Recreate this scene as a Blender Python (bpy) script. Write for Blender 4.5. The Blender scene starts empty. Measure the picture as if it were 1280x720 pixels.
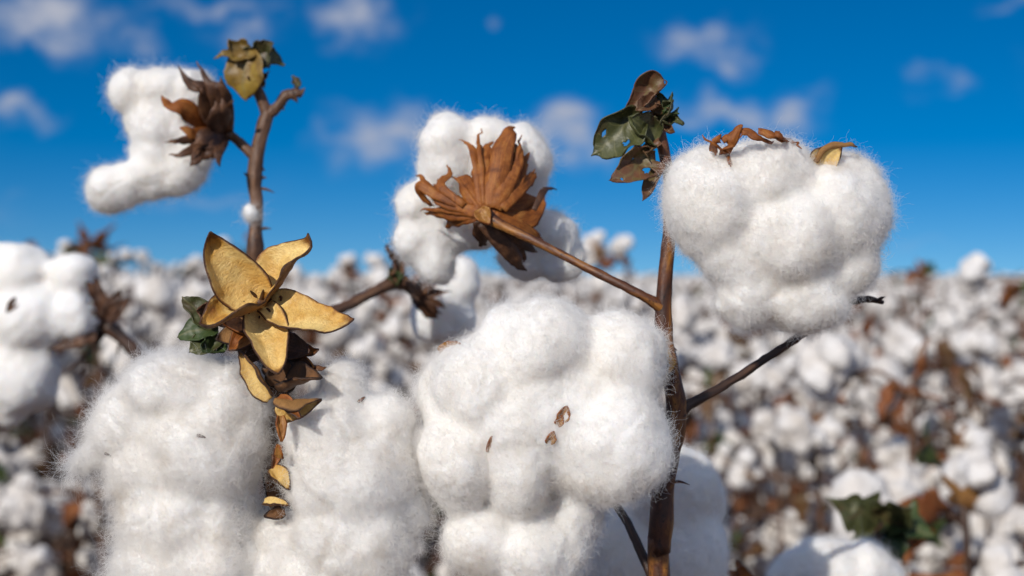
import bpy, bmesh, math, random
from mathutils.bvhtree import BVHTree
import numpy as np
from mathutils import Vector, Matrix, Euler

scene = bpy.context.scene
COL = scene.collection
rad = math.radians

# ------------------------------------------------------------------ camera
F = 1778.0            # focal length in photo pixels (50 mm on 36 mm, 1280 px wide)
HZ = 345.0            # horizon row of the photograph
ZC = 1.0              # camera height
cam_d = bpy.data.cameras.new("camera")
cam = bpy.data.objects.new("camera", cam_d)
COL.objects.link(cam)
cam.location = (0, 0, ZC)
cam.rotation_euler = (rad(90), 0, 0)
cam_d.lens = 50
cam_d.sensor_width = 36
cam_d.shift_y = -(360 - HZ) / 1280.0
cam_d.clip_start = 0.02
cam_d.clip_end = 6000
cam_d.dof.use_dof = True
cam_d.dof.focus_distance = 0.465
cam_d.dof.aperture_fstop = 11.0
scene.camera = cam

# ------------------------------------------------------------------ sun, sky, exposure
SUN_EL, SUN_AZ = 29.0, 208.0          # compass azimuth from +Y clockwise: behind the camera, to the left
sd = Vector((math.sin(rad(SUN_AZ)) * math.cos(rad(SUN_EL)), math.cos(rad(SUN_AZ)) * math.cos(rad(SUN_EL)), math.sin(rad(SUN_EL))))
sun_d = bpy.data.lights.new("sun", 'SUN')
sun_d.energy = 3.35
sun_d.angle = rad(0.5)
sun_d.color = (1.0, 0.94, 0.86)
sun = bpy.data.objects.new("sun", sun_d)
COL.objects.link(sun)
sun.rotation_euler = (-sd).to_track_quat('-Z', 'Y').to_euler()

vs = scene.view_settings
vs.view_transform = 'Standard'
vs.look = 'None'
vs.gamma = 1
vs.use_curve_mapping = False
vs.exposure = 0.09
cy = scene.cycles
cy.max_bounces = 10
cy.diffuse_bounces = 5
cy.transmission_bounces = 6
cy.transparent_max_bounces = 8
cy.sample_clamp_indirect = 4
cy.use_denoising = True
cy.use_adaptive_sampling = False

world = bpy.data.worlds.new("World")
scene.world = world
world.use_nodes = True
wt = world.node_tree
wt.nodes.clear()


def nd(t, kind, **kw):
    n = t.nodes.new(kind)
    for k, v in kw.items():
        setattr(n, k, v)
    return n


def lk(t, a, b):
    t.links.new(a, b)


def mth(t, op, a, b=None, clamp=False):
    n = t.nodes.new('ShaderNodeMath')
    n.operation = op
    n.use_clamp = clamp
    for i, v in enumerate((a, b)):
        if v is None:
            continue
        if isinstance(v, (int, float)):
            n.inputs[i].default_value = v
        else:
            t.links.new(v, n.inputs[i])
    return n.outputs[0]


def build_world():
    t = wt
    out = nd(t, 'ShaderNodeOutputWorld')
    bg = nd(t, 'ShaderNodeBackground')
    bg.inputs['Strength'].default_value = 0.086
    lk(t, bg.outputs[0], out.inputs[0])
    sky = nd(t, 'ShaderNodeTexSky', sky_type='NISHITA')
    sky.sun_disc = False
    sky.sun_elevation = rad(SUN_EL)
    sky.sun_rotation = rad(SUN_AZ)
    sky.altitude = 200
    sky.air_density = 1.0
    sky.dust_density = 0.15
    sky.ozone_density = 3.0
    hs = nd(t, 'ShaderNodeHueSaturation')
    hs.inputs['Hue'].default_value = 0.505
    hs.inputs['Saturation'].default_value = 1.55
    hs.inputs['Value'].default_value = 0.95
    lk(t, sky.outputs[0], hs.inputs['Color'])
    tc = nd(t, 'ShaderNodeTexCoord')
    # a clear dry sky: the deep blue reaches down to the horizon
    lift = nd(t, 'ShaderNodeMapping')
    lift.inputs['Location'].default_value = (0, 0, 0.12)
    lift.inputs['Scale'].default_value = (1, 1, 1.5)
    lk(t, tc.outputs['Generated'], lift.inputs['Vector'])
    nv = nd(t, 'ShaderNodeVectorMath', operation='NORMALIZE')
    lk(t, lift.outputs[0], nv.inputs[0])
    lk(t, nv.outputs[0], sky.inputs['Vector'])
    # ragged cumulus scraps: a noise field gathered round a set of compass directions
    warp = nd(t, 'ShaderNodeTexNoise')
    warp.inputs['Scale'].default_value = 26
    warp.inputs['Detail'].default_value = 5
    lk(t, tc.outputs['Generated'], warp.inputs['Vector'])
    ws = nd(t, 'ShaderNodeVectorMath', operation='SUBTRACT')
    ws.inputs[1].default_value = (0.5, 0.5, 0.5)
    lk(t, warp.outputs['Color'], ws.inputs[0])
    wsc = nd(t, 'ShaderNodeVectorMath', operation='SCALE')
    wsc.inputs['Scale'].default_value = 0.075
    lk(t, ws.outputs[0], wsc.inputs[0])
    wd = nd(t, 'ShaderNodeVectorMath', operation='ADD')
    lk(t, tc.outputs['Generated'], wd.inputs[0])
    lk(t, wsc.outputs[0], wd.inputs[1])
    sep = nd(t, 'ShaderNodeSeparateXYZ')
    lk(t, wd.outputs[0], sep.inputs[0])
    az = mth(t, 'ARCTAN2', sep.outputs[0], sep.outputs[1])
    el = mth(t, 'ARCSINE', sep.outputs[2])
    clouds = [(52, 24, 84, 26, 0.74), (165, 58, 36, 15, 0.35), (262, 12, 70, 16, 0.5), (312, 46, 46, 17, 0.55), (447, 18, 48, 28, 0.62),
              (628, 28, 18, 9, 0.35), (885, 58, 56, 24, 0.62), (915, 142, 88, 24, 0.66), (992, 122, 34, 18, 0.6),
              (1180, 104, 34, 18, 0.36), (478, 170, 66, 34, 0.66), (705, 170, 60, 34, 0.64), (25, 140, 46, 16, 0.55),
              (255, 240, 76, 14, 0.34), (398, 160, 18, 12, 0.3), (10, 252, 50, 14, 0.22), (1265, 4, 24, 10, 0.3),
              (150, 215, 40, 10, 0.2), (660, 250, 60, 9, 0.2), (880, 235, 60, 10, 0.18), (1130, 305, 80, 8, 0.2),
              (-200, 120, 120, 40, 0.7), (-420, 60, 140, 40, 0.7), (1500, 100, 120, 40, 0.7), (1750, 30, 160, 50, 0.7),
              (300, -160, 160, 50, 0.7), (900, -240, 180, 60, 0.7), (1300, -120, 90, 30, 0.6)]
    acc = None
    shade = None
    for px, py, rx, ry, a in clouds:
        ca = math.atan2(px - 640, F)
        ce = math.atan2((HZ - py) * math.cos(ca), F)
        dx = mth(t, 'DIVIDE', mth(t, 'SUBTRACT', az, ca), rx / F * 1.15)
        dy = mth(t, 'DIVIDE', mth(t, 'SUBTRACT', el, ce), ry / F * 1.15)
        r2 = mth(t, 'ADD', mth(t, 'MULTIPLY', dx, dx), mth(t, 'MULTIPLY', dy, dy))
        g = mth(t, 'MULTIPLY', mth(t, 'EXPONENT', mth(t, 'MULTIPLY', r2, -1.3)), a)
        acc = g if acc is None else mth(t, 'MAXIMUM', acc, g)
    n2 = nd(t, 'ShaderNodeTexNoise')
    n2.inputs['Scale'].default_value = 24
    n2.inputs['Detail'].default_value = 7
    n2.inputs['Roughness'].default_value = 0.62
    fl = nd(t, 'ShaderNodeMapping')
    fl.inputs['Scale'].default_value = (1, 1, 2.6)
    lk(t, tc.outputs['Generated'], fl.inputs['Vector'])
    lk(t, fl.outputs[0], n2.inputs['Vector'])
    dens = mth(t, 'MULTIPLY', acc, mth(t, 'ADD', mth(t, 'MULTIPLY', mth(t, 'SUBTRACT', n2.outputs[0], 0.30), 2.6), 0.42), clamp=True)
    mr = nd(t, 'ShaderNodeMapRange', interpolation_type='SMOOTHSTEP')
    mr.inputs[1].default_value = 0.03
    mr.inputs[2].default_value = 0.95
    lk(t, dens, mr.inputs[0])
    mx = nd(t, 'ShaderNodeMixRGB')
    mx.inputs[2].default_value = (4.6, 4.9, 5.9, 1)
    # unseen broken cumulus added behind the camera as white fill for the shadows
    n3 = nd(t, 'ShaderNodeTexNoise')
    n3.inputs['Scale'].default_value = 4.5
    n3.inputs['Detail'].default_value = 7
    lk(t, tc.outputs['Generated'], n3.inputs['Vector'])
    rear = nd(t, 'ShaderNodeMapRange', interpolation_type='SMOOTHSTEP')
    rear.inputs[1].default_value = 0.50
    rear.inputs[2].default_value = 0.60
    lk(t, n3.outputs[0], rear.inputs[0])
    back = nd(t, 'ShaderNodeMapRange', interpolation_type='SMOOTHSTEP')
    back.inputs[1].default_value = 0.55
    back.inputs[2].default_value = 0.1
    sp0 = nd(t, 'ShaderNodeSeparateXYZ')
    lk(t, tc.outputs['Generated'], sp0.inputs[0])
    lk(t, sp0.outputs[1], back.inputs[0])
    white = nd(t, 'ShaderNodeMixRGB')
    white.inputs[2].default_value = (11.5, 11.6, 12.0, 1)
    lk(t, mth(t, 'MULTIPLY', mth(t, 'MULTIPLY', rear.outputs[0], back.outputs[0]), 0.9), white.inputs[0])
    lk(t, hs.outputs[0], white.inputs[1])
    lk(t, mr.outputs[0], mx.inputs[0])
    lk(t, white.outputs[0], mx.inputs[1])
    lk(t, mx.outputs[0], bg.inputs['Color'])


build_world()

# ------------------------------------------------------------------ numeric helpers


def P(px, py, d):
    """a direction of the photograph and a distance -> a point in the field"""
    return np.array(((px - 640) / F * d, d, ZC + (HZ - py) / F * d))


def _hash(ix, iy, iz, seed):
    h = (ix * 374761393 + iy * 668265263 + iz * 2147483647 + seed * 1274126177) & 0xFFFFFFFF
    h = ((h ^ (h >> 13)) * 1274126177) & 0xFFFFFFFF
    h = ((h ^ (h >> 16)) * 2246822519) & 0xFFFFFFFF
    return ((h ^ (h >> 15)) & 0xFFFFFF) / float(0xFFFFFF)


def vnoise(p, seed=0):
    p = np.asarray(p, dtype=np.float64)
    i = np.floor(p).astype(np.int64)
    f = p - i
    f = f * f * f * (f * (f * 6 - 15) + 10)
    r = 0
    for dx in (0, 1):
        for dy in (0, 1):
            for dz in (0, 1):
                w = (f[:, 0] if dx else 1 - f[:, 0]) * (f[:, 1] if dy else 1 - f[:, 1]) * (f[:, 2] if dz else 1 - f[:, 2])
                r = r + w * _hash(i[:, 0] + dx, i[:, 1] + dy, i[:, 2] + dz, seed)
    return r * 2 - 1


def fbm(p, octs=3, seed=0):
    r, a = 0, 1.0
    for k in range(octs):
        r = r + a * vnoise(np.asarray(p) * (2 ** k) + 17.3 * k, seed + k)
        a *= 0.5
    return r


def nrm(v):
    v = np.asarray(v, dtype=np.float64)
    return v / np.maximum(np.linalg.norm(v, axis=-1, keepdims=True), 1e-12)


def frame(base, tip, face):
    """4x4: x from base to tip, z close to face"""
    base = np.asarray(base, float)
    x = nrm(np.asarray(tip, float) - base)
    z = np.asarray(face, float)
    z = nrm(z - x * np.dot(z, x))
    y = np.cross(z, x)
    M = np.eye(4)
    M[:3, 0], M[:3, 1], M[:3, 2], M[:3, 3] = x, y, z, base
    return M


class MB:
    """collects shapes into one mesh"""

    def __init__(self):
        self.v, self.f, self.m, self.uv, self.n = [], [], [], [], 0

    def add(self, v, f, uv=None, mat=0, M=None):
        v = np.asarray(v, float)
        if M is not None:
            v = v @ M[:3, :3].T + M[:3, 3]
        self.v.append(v)
        self.uv.append(np.zeros((len(v), 2)) if uv is None else np.asarray(uv, float))
        self.f.extend([tuple(i + self.n for i in q) for q in f])
        self.m.extend([mat] * len(f))
        self.n += len(v)
        return self

    def mesh(self, name, mats):
        me = bpy.data.meshes.new(name)
        V = np.concatenate(self.v)
        U = np.concatenate(self.uv)
        me.from_pydata(V.tolist(), [], self.f)
        for m in mats:
            me.materials.append(m)
        if len(mats) > 1:
            me.polygons.foreach_set('material_index', self.m)
        me.polygons.foreach_set('use_smooth', [True] * len(self.f))
        ul = me.uv_layers.new(name='UVMap')
        li = np.empty(len(me.loops), dtype=np.int32)
        me.loops.foreach_get('vertex_index', li)
        ul.data.foreach_set('uv', U[li].astype(np.float32).ravel())
        me.update()
        return me

    def build(self, name, mats, parent=None):
        if not isinstance(mats, (list, tuple)):
            mats = [mats]
        return link(name, self.mesh(name, mats), parent)


def link(name, data, parent=None):
    o = bpy.data.objects.new(name, data)
    COL.objects.link(o)
    if parent is not None:
        o.parent = parent
        o.matrix_parent_inverse = world_of(parent).inverted()
    return o


def world_of(o):
    m = o.matrix_basis.copy()
    if o.parent is not None:
        m = world_of(o.parent) @ o.matrix_parent_inverse @ m
    return m


def thing(name, label, cat, loc, group=None):
    o = bpy.data.objects.new(name, None)
    o.empty_display_size = 0.05
    COL.objects.link(o)
    o.location = loc
    o['label'] = label
    o['category'] = cat
    if group:
        o['group'] = group
    return o


def tube(mb, pts, rads, sides=12, res=8, seed=0, rough=0.0, mat=0, nodes=()):
    """a branch through the points, radius per point; nodes: (t, gain) swellings"""
    pts = np.asarray(pts, float)
    n = len(pts)
    ext = np.vstack([2 * pts[0] - pts[1], pts, 2 * pts[-1] - pts[-2]])
    re = np.concatenate([[rads[0]], rads, [rads[-1]]])
    C, R = [], []
    for i in range(n - 1):
        p0, p1, p2, p3 = ext[i:i + 4]
        k = res if i < n - 2 else res + 1
        for j in range(k):
            t = j / res
            C.append(0.5 * ((2 * p1) + (-p0 + p2) * t + (2 * p0 - 5 * p1 + 4 * p2 - p3) * t * t + (-p0 + 3 * p1 - 3 * p2 + p3) * t ** 3))
            R.append(re[i + 1] * (1 - t) + re[i + 2] * t)
    C, R = np.array(C), np.array(R)
    m = len(C)
    T = nrm(np.gradient(C, axis=0))
    s = np.concatenate([[0], np.cumsum(np.linalg.norm(np.diff(C, axis=0), axis=1))])
    ts = s / s[-1]
    for t0, g in nodes:
        R = R * (1 + g * np.exp(-((ts - t0) * s[-1] / (2.2 * R)) ** 2))
    a = np.array((0.31, 0.77, 0.55))
    N = nrm(a - T[0] * np.dot(a, T[0]))
    V, U = [], []
    ang = np.linspace(0, 2 * math.pi, sides, endpoint=False)
    for i in range(m):
        N = nrm(N - T[i] * np.dot(N, T[i]))
        B = np.cross(T[i], N)
        ring = C[i] + R[i] * (np.cos(ang)[:, None] * N + np.sin(ang)[:, None] * B)
        V.append(ring)
        U.append(np.stack([ang / (2 * math.pi), np.full(sides, s[i])], 1))
    V = np.concatenate(V)
    if rough:
        cen = np.repeat(C, sides, axis=0)
        rr = np.repeat(R, sides)[:, None]
        q = np.stack([V[:, 0], V[:, 1], V[:, 2] * 0.35], 1)
        V = V + nrm(V - cen) * rr * rough * (fbm(q / (R.mean() * 0.8), 2, seed) + 0.6 * vnoise(V / (R.mean() * 1.5), seed + 5))[:, None]
    f = []
    for i in range(m - 1):
        for j in range(sides):
            k = (j + 1) % sides
            f.append((i * sides + j, i * sides + k, (i + 1) * sides + k, (i + 1) * sides + j))
    U = np.concatenate(U)
    V = np.vstack([V, C[0] - T[0] * R[0] * 0.4, C[-1] + T[-1] * R[-1] * 0.6])
    U = np.vstack([U, U[0], U[-1]])
    for j in range(sides):
        k = (j + 1) % sides
        f.append((m * sides, k, j))
        f.append((m * sides + 1, (m - 1) * sides + j, (m - 1) * sides + k))
    mb.add(V, f, U, mat)
    return mb


def sheet(mb, G, thick, mat=0, M=None, hole=None, matback=None):
    """a thin closed shell over a grid of points (nu, nv, 3); hole masks cells to leave out"""
    nu, nv = G.shape[:2]
    n = nrm(np.cross(np.gradient(G, axis=0), np.gradient(G, axis=1)))
    v = np.concatenate([(G + n * thick / 2).reshape(-1, 3), (G - n * thick / 2).reshape(-1, 3)])
    uu, vv = np.meshgrid(np.linspace(0, 1, nu), np.linspace(0, 1, nv), indexing='ij')
    uv = np.stack([uu, vv], -1).reshape(-1, 2)
    uv = np.concatenate([uv, uv])
    K = np.ones((nu - 1, nv - 1), bool) if hole is None else ~hole
    o = nu * nv
    idx = lambda i, j: i * nv + j
    ft, fb = [], []
    for i in range(nu - 1):
        for j in range(nv - 1):
            if not K[i, j]:
                continue
            a, b, c, d = idx(i, j), idx(i + 1, j), idx(i + 1, j + 1), idx(i, j + 1)
            ft.append((a, b, c, d))
            fb.append((a + o, d + o, c + o, b + o))
            if i == 0 or not K[i - 1, j]:
                fb.append((a, d, d + o, a + o))
            if i == nu - 2 or not K[i + 1, j]:
                fb.append((b, b + o, c + o, c))
            if j == 0 or not K[i, j - 1]:
                fb.append((a, a + o, b + o, b))
            if j == nv - 2 or not K[i, j + 1]:
                fb.append((d, c, c + o, d + o))
    used = mb.n
    mb.add(v, ft, uv, mat, M)
    mb.f.extend([tuple(i + used for i in q) for q in fb])
    mb.m.extend([mat if matback is None else matback] * len(fb))
    return mb


# ------------------------------------------------------------------ materials


def material(name):
    m = bpy.data.materials.new(name)
    m.use_nodes = True
    t = m.node_tree
    t.nodes.clear()
    out = nd(t, 'ShaderNodeOutputMaterial')
    b = nd(t, 'ShaderNodeBsdfPrincipled')
    lk(t, b.outputs[0], out.inputs[0])
    return m, t, b, out


def ramp(t, fac, stops):
    r = nd(t, 'ShaderNodeValToRGB')
    while len(r.color_ramp.elements) < len(stops):
        r.color_ramp.elements.new(0.5)
    for e, (p, c) in zip(r.color_ramp.elements, stops):
        e.position = p
        e.color = (*c, 1)
    lk(t, fac, r.inputs[0])
    return r.outputs[0]


def noise(t, vec, scale, detail=4, rough=0.55, dist=0.0):
    n = nd(t, 'ShaderNodeTexNoise')
    n.inputs['Scale'].default_value = scale
    n.inputs['Detail'].default_value = detail
    n.inputs['Roughness'].default_value = rough
    n.inputs['Distortion'].default_value = dist
    if vec is not None:
        lk(t, vec, n.inputs['Vector'])
    return n.outputs[0]


def mapped(t, src, scale):
    mp = nd(t, 'ShaderNodeMapping')
    mp.inputs['Scale'].default_value = scale
    lk(t, src, mp.inputs['Vector'])
    return mp.outputs[0]


def bump(t, b, h, strength, dist):
    bn = nd(t, 'ShaderNodeBump')
    bn.inputs['Strength'].default_value = strength
    bn.inputs['Distance'].default_value = dist
    lk(t, h, bn.inputs['Height'])
    lk(t, bn.outputs[0], b.inputs['Normal'])


def mixc(t, fac, a, b, mode='MIX'):
    m = nd(t, 'ShaderNodeMixRGB', blend_type=mode)
    for i, v in zip((0, 1, 2), (fac, a, b)):
        if isinstance(v, (int, float)):
            m.inputs[i].default_value = v
        elif isinstance(v, tuple):
            m.inputs[i].default_value = (*v, 1)
        else:
            lk(t, v, m.inputs[i])
    return m.outputs[0]


def lint_material(name, fine=True):
    m, t, b, out = material(name)
    tc = nd(t, 'ShaderNodeTexCoord')
    o = tc.outputs['Object']
    col = ramp(t, noise(t, o, 45, 4), [(0.3, (0.85, 0.82, 0.77)), (0.62, (0.90, 0.885, 0.86))])
    lk(t, col, b.inputs['Base Color'])
    b.inputs['Roughness'].default_value = 0.95
    b.inputs['Specular IOR Level'].default_value = 0.05
    if fine:
        b.inputs['Subsurface Weight'].default_value = 0.7
        b.inputs['Subsurface Radius'].default_value = (0.0070, 0.0060, 0.0050)
        b.inputs['Subsurface Scale'].default_value = 1.0
        h = mth(t, 'ADD', noise(t, o, 900, 5, 0.7, 1.5), noise(t, o, 260, 3, 0.6, 0.6))
        bump(t, b, h, 0.55, 0.0009)
    else:
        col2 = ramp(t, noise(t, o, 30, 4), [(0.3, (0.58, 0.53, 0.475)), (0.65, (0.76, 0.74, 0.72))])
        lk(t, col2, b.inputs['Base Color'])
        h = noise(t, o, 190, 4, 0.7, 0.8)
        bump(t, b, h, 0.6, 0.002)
    return m


def fibre_material():
    m = bpy.data.materials.new("cotton fibre")
    m.use_nodes = True
    t = m.node_tree
    t.nodes.clear()
    out = nd(t, 'ShaderNodeOutputMaterial')
    d = nd(t, 'ShaderNodeBsdfDiffuse')
    tr = nd(t, 'ShaderNodeBsdfTranslucent')
    tc = nd(t, 'ShaderNodeTexCoord')
    c = ramp(t, noise(t, tc.outputs['Object'], 60, 4, 0.6), [(0.30, (0.82, 0.77, 0.70)), (0.44, (0.92, 0.90, 0.87)), (0.7, (0.94, 0.93, 0.91))])
    lk(t, c, d.inputs['Color'])
    lk(t, c, tr.inputs['Color'])
    mx = nd(t, 'ShaderNodeMixShader')
    mx.inputs[0].default_value = 0.5
    lk(t, d.outputs[0], mx.inputs[1])
    lk(t, tr.outputs[0], mx.inputs[2])
    lk(t, mx.outputs[0], out.inputs[0])
    return m


def stem_material(name, c_dark, c_mid, c_light, streak=6.0):
    m, t, b, out = material(name)
    tc = nd(t, 'ShaderNodeTexCoord')
    uvs = mapped(t, tc.outputs['UV'], (streak, 45, 1))
    a = noise(t, uvs, 1.0, 5, 0.65, 0.6)
    c = ramp(t, a, [(0.30, c_dark), (0.5, c_mid), (0.68, c_light)])
    sp = noise(t, tc.outputs['Object'], 420, 3, 0.7)
    c = mixc(t, ramp(t, sp, [(0.60, (0, 0, 0)), (0.68, (1, 1, 1))]), c, tuple(x * 0.3 for x in c_dark))
    lk(t, c, b.inputs['Base Color'])
    b.inputs['Roughness'].default_value = 0.5
    h = mth(t, 'ADD', a, mth(t, 'MULTIPLY', noise(t, tc.outputs['Object'], 700, 3, 0.7), 0.5))
    bump(t, b, h, 0.6, 0.0006)
    return m


def carpel_material(name, inner, light, edge, rough=0.42):
    """dry boll wall: papery gold, fine cross wrinkles, brown rim"""
    m, t, b, out = material(name)
    tc = nd(t, 'ShaderNodeTexCoord')
    uv = tc.outputs['UV']
    sep = nd(t, 'ShaderNodeSeparateXYZ')
    lk(t, uv, sep.inputs[0])
    blot = noise(t, tc.outputs['Object'], 90, 3, 0.5, 0.6)
    c = ramp(t, blot, [(0.20, edge), (0.33, inner), (0.58, light)])
    wr = noise(t, mapped(t, uv, (16, 5, 1)), 1.6, 5, 0.6, 1.6)
    c = mixc(t, ramp(t, wr, [(0.40, (1, 1, 1)), (0.52, (0, 0, 0))]), c, mixc(t, 0.22, c, edge))
    # rim: distance to the side edges and to the tip
    av = mth(t, 'ABSOLUTE', mth(t, 'SUBTRACT', sep.outputs[1], 0.5))
    rim = mth(t, 'MAXIMUM', mth(t, 'MULTIPLY', av, 2.0), mth(t, 'MULTIPLY', sep.outputs[0], 1.06))
    rim = mth(t, 'ADD', rim, mth(t, 'MULTIPLY', mth(t, 'SUBTRACT', noise(t, tc.outputs['Object'], 300, 3), 0.5), 0.22))
    c = mixc(t, ramp(t, rim, [(0.90, (0, 0, 0)), (1.02, (1, 1, 1))]), c, tuple(x * 0.7 for x in edge))
    lk(t, c, b.inputs['Base Color'])
    b.inputs['Roughness'].default_value = rough
    b.inputs['Specular IOR Level'].default_value = 0.45
    h = mth(t, 'ADD', wr, mth(t, 'MULTIPLY', noise(t, tc.outputs['Object'], 900, 3, 0.6), 0.4))
    bump(t, b, h, 0.65, 0.0009)
    tr = nd(t, 'ShaderNodeBsdfTranslucent')
    lk(t, c, tr.inputs['Color'])
    mx = nd(t, 'ShaderNodeMixShader')
    mx.inputs[0].default_value = 0.12
    lk(t, b.outputs[0], mx.inputs[1])
    lk(t, tr.outputs[0], mx.inputs[2])
    lk(t, mx.outputs[0], out.inputs[0])
    return m


def leaf_material(name, stops, scale=90, rough=0.5, trans=0.2, veins=True):
    m, t, b, out = material(name)
    tc = nd(t, 'ShaderNodeTexCoord')
    n = noise(t, tc.outputs['Object'], scale, 5, 0.65, 0.7)
    c = ramp(t, n, stops)
    if not veins:
        st = noise(t, mapped(t, tc.outputs['UV'], (3, 22, 1)), 1.0, 5, 0.7, 0.3)
        c = mixc(t, ramp(t, st, [(0.38, (0.75, 0.75, 0.75)), (0.56, (0, 0, 0))]), c, stops[0][1])
        c = mixc(t, ramp(t, st, [(0.58, (0, 0, 0)), (0.74, (0.6, 0.6, 0.6))]), c, tuple(min(1, x * 1.35) for x in stops[-1][1]))
    if veins:
        sep = nd(t, 'ShaderNodeSeparateXYZ')
        lk(t, tc.outputs['UV'], sep.inputs[0])
        av = mth(t, 'ABSOLUTE', mth(t, 'SUBTRACT', sep.outputs[1], 0.5))
        side = mth(t, 'ABSOLUTE', mth(t, 'SINE', mth(t, 'MULTIPLY', mth(t, 'SUBTRACT', sep.outputs[0], mth(t, 'MULTIPLY', av, 0.7)), 17.0)))
        v = mth(t, 'MINIMUM', mth(t, 'MULTIPLY', av, 14.0), mth(t, 'MULTIPLY', side, 5.0))
        c = mixc(t, ramp(t, v, [(0.1, (0.4, 0.4, 0.4)), (0.7, (0, 0, 0))]), c, (0.22, 0.2, 0.08))
    lk(t, c, b.inputs['Base Color'])
    b.inputs['Roughness'].default_value = rough
    bump(t, b, noise(t, tc.outputs['Object'], scale * 5, 4, 0.6), 0.5, 0.0006)
    tr = nd(t, 'ShaderNodeBsdfTranslucent')
    lk(t, c, tr.inputs['Color'])
    mx = nd(t, 'ShaderNodeMixShader')
    mx.inputs[0].default_value = trans
    lk(t, b.outputs[0], mx.inputs[1])
    lk(t, tr.outputs[0], mx.inputs[2])
    lk(t, mx.outputs[0], out.inputs[0])
    return m


LINT = lint_material("cotton lint")
LINT_FAR = lint_material("cotton lint of the field", fine=False)
FIBRE = fibre_material()
STEM = stem_material("red brown stem", (0.022, 0.009, 0.006), (0.11, 0.036, 0.012), (0.40, 0.17, 0.03), 3.0)
STEM_GREY = stem_material("grey brown stem", (0.035, 0.016, 0.010), (0.115, 0.055, 0.028), (0.22, 0.115, 0.06))
STEM_DARK = stem_material("dark weathered branch", (0.012, 0.008, 0.006), (0.05, 0.025, 0.016), (0.13, 0.06, 0.03))
GOLD = carpel_material("golden boll wall", (0.72, 0.39, 0.075), (0.93, 0.67, 0.25), (0.32, 0.12, 0.028), 0.32)
GOLD_BACK = carpel_material("brown outside of boll wall", (0.22, 0.10, 0.03), (0.40, 0.20, 0.06), (0.09, 0.035, 0.014), 0.55)
BROWN_WALL = carpel_material("dark boll wall", (0.11, 0.05, 0.02), (0.24, 0.11, 0.04), (0.04, 0.018, 0.01), 0.55)
BRACT = leaf_material("dry orange bract", [(0.3, (0.17, 0.045, 0.008)), (0.5, (0.44, 0.14, 0.022)), (0.7, (0.60, 0.26, 0.06))], 160, 0.6, 0.34, False)
BRACT_DARK = leaf_material("dry dark bract", [(0.3, (0.035, 0.015, 0.008)), (0.5, (0.11, 0.045, 0.02)), (0.72, (0.25, 0.11, 0.045))], 160, 0.55, 0.15, False)
CHAFF = leaf_material("straw coloured chaff", [(0.3, (0.30, 0.11, 0.02)), (0.5, (0.50, 0.23, 0.05)), (0.7, (0.66, 0.40, 0.12))], 220, 0.45, 0.3, False)
LEAF_GREEN = leaf_material("tired green leaf", [(0.3, (0.09, 0.05, 0.022)), (0.46, (0.055, 0.062, 0.02)), (0.7, (0.11, 0.115, 0.04))], 70, 0.45, 0.15)
LEAF_BROWN = leaf_material("withered leaf", [(0.3, (0.06, 0.025, 0.014)), (0.5, (0.15, 0.065, 0.03)), (0.72, (0.13, 0.115, 0.04))], 80, 0.5, 0.15)
LEAF_YELLOW = leaf_material("yellowing leaf", [(0.3, (0.07, 0.05, 0.012)), (0.46, (0.24, 0.14, 0.025)), (0.7, (0.42, 0.29, 0.04))], 80, 0.45, 0.2)
LEAF_RUST = leaf_material("rusty dry leaf", [(0.3, (0.12, 0.035, 0.012)), (0.5, (0.27, 0.085, 0.025)), (0.72, (0.36, 0.15, 0.05))], 40, 0.6, 0.25)
LEAF_FIELD = leaf_material("green field leaf", [(0.3, (0.02, 0.035, 0.012)), (0.5, (0.045, 0.075, 0.02)), (0.72, (0.10, 0.14, 0.035))], 30, 0.5, 0.25)

# ------------------------------------------------------------------ cotton lint


def ico(sub):
    bm = bmesh.new()
    bmesh.ops.create_icosphere(bm, subdivisions=sub, radius=1.0)
    v = np.array([x.co[:] for x in bm.verts])
    f = [tuple(q.index for q in p.verts) for p in bm.faces]
    bm.free()
    return v, f


ICO3 = ico(3)
ICO1 = ico(1)


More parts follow.
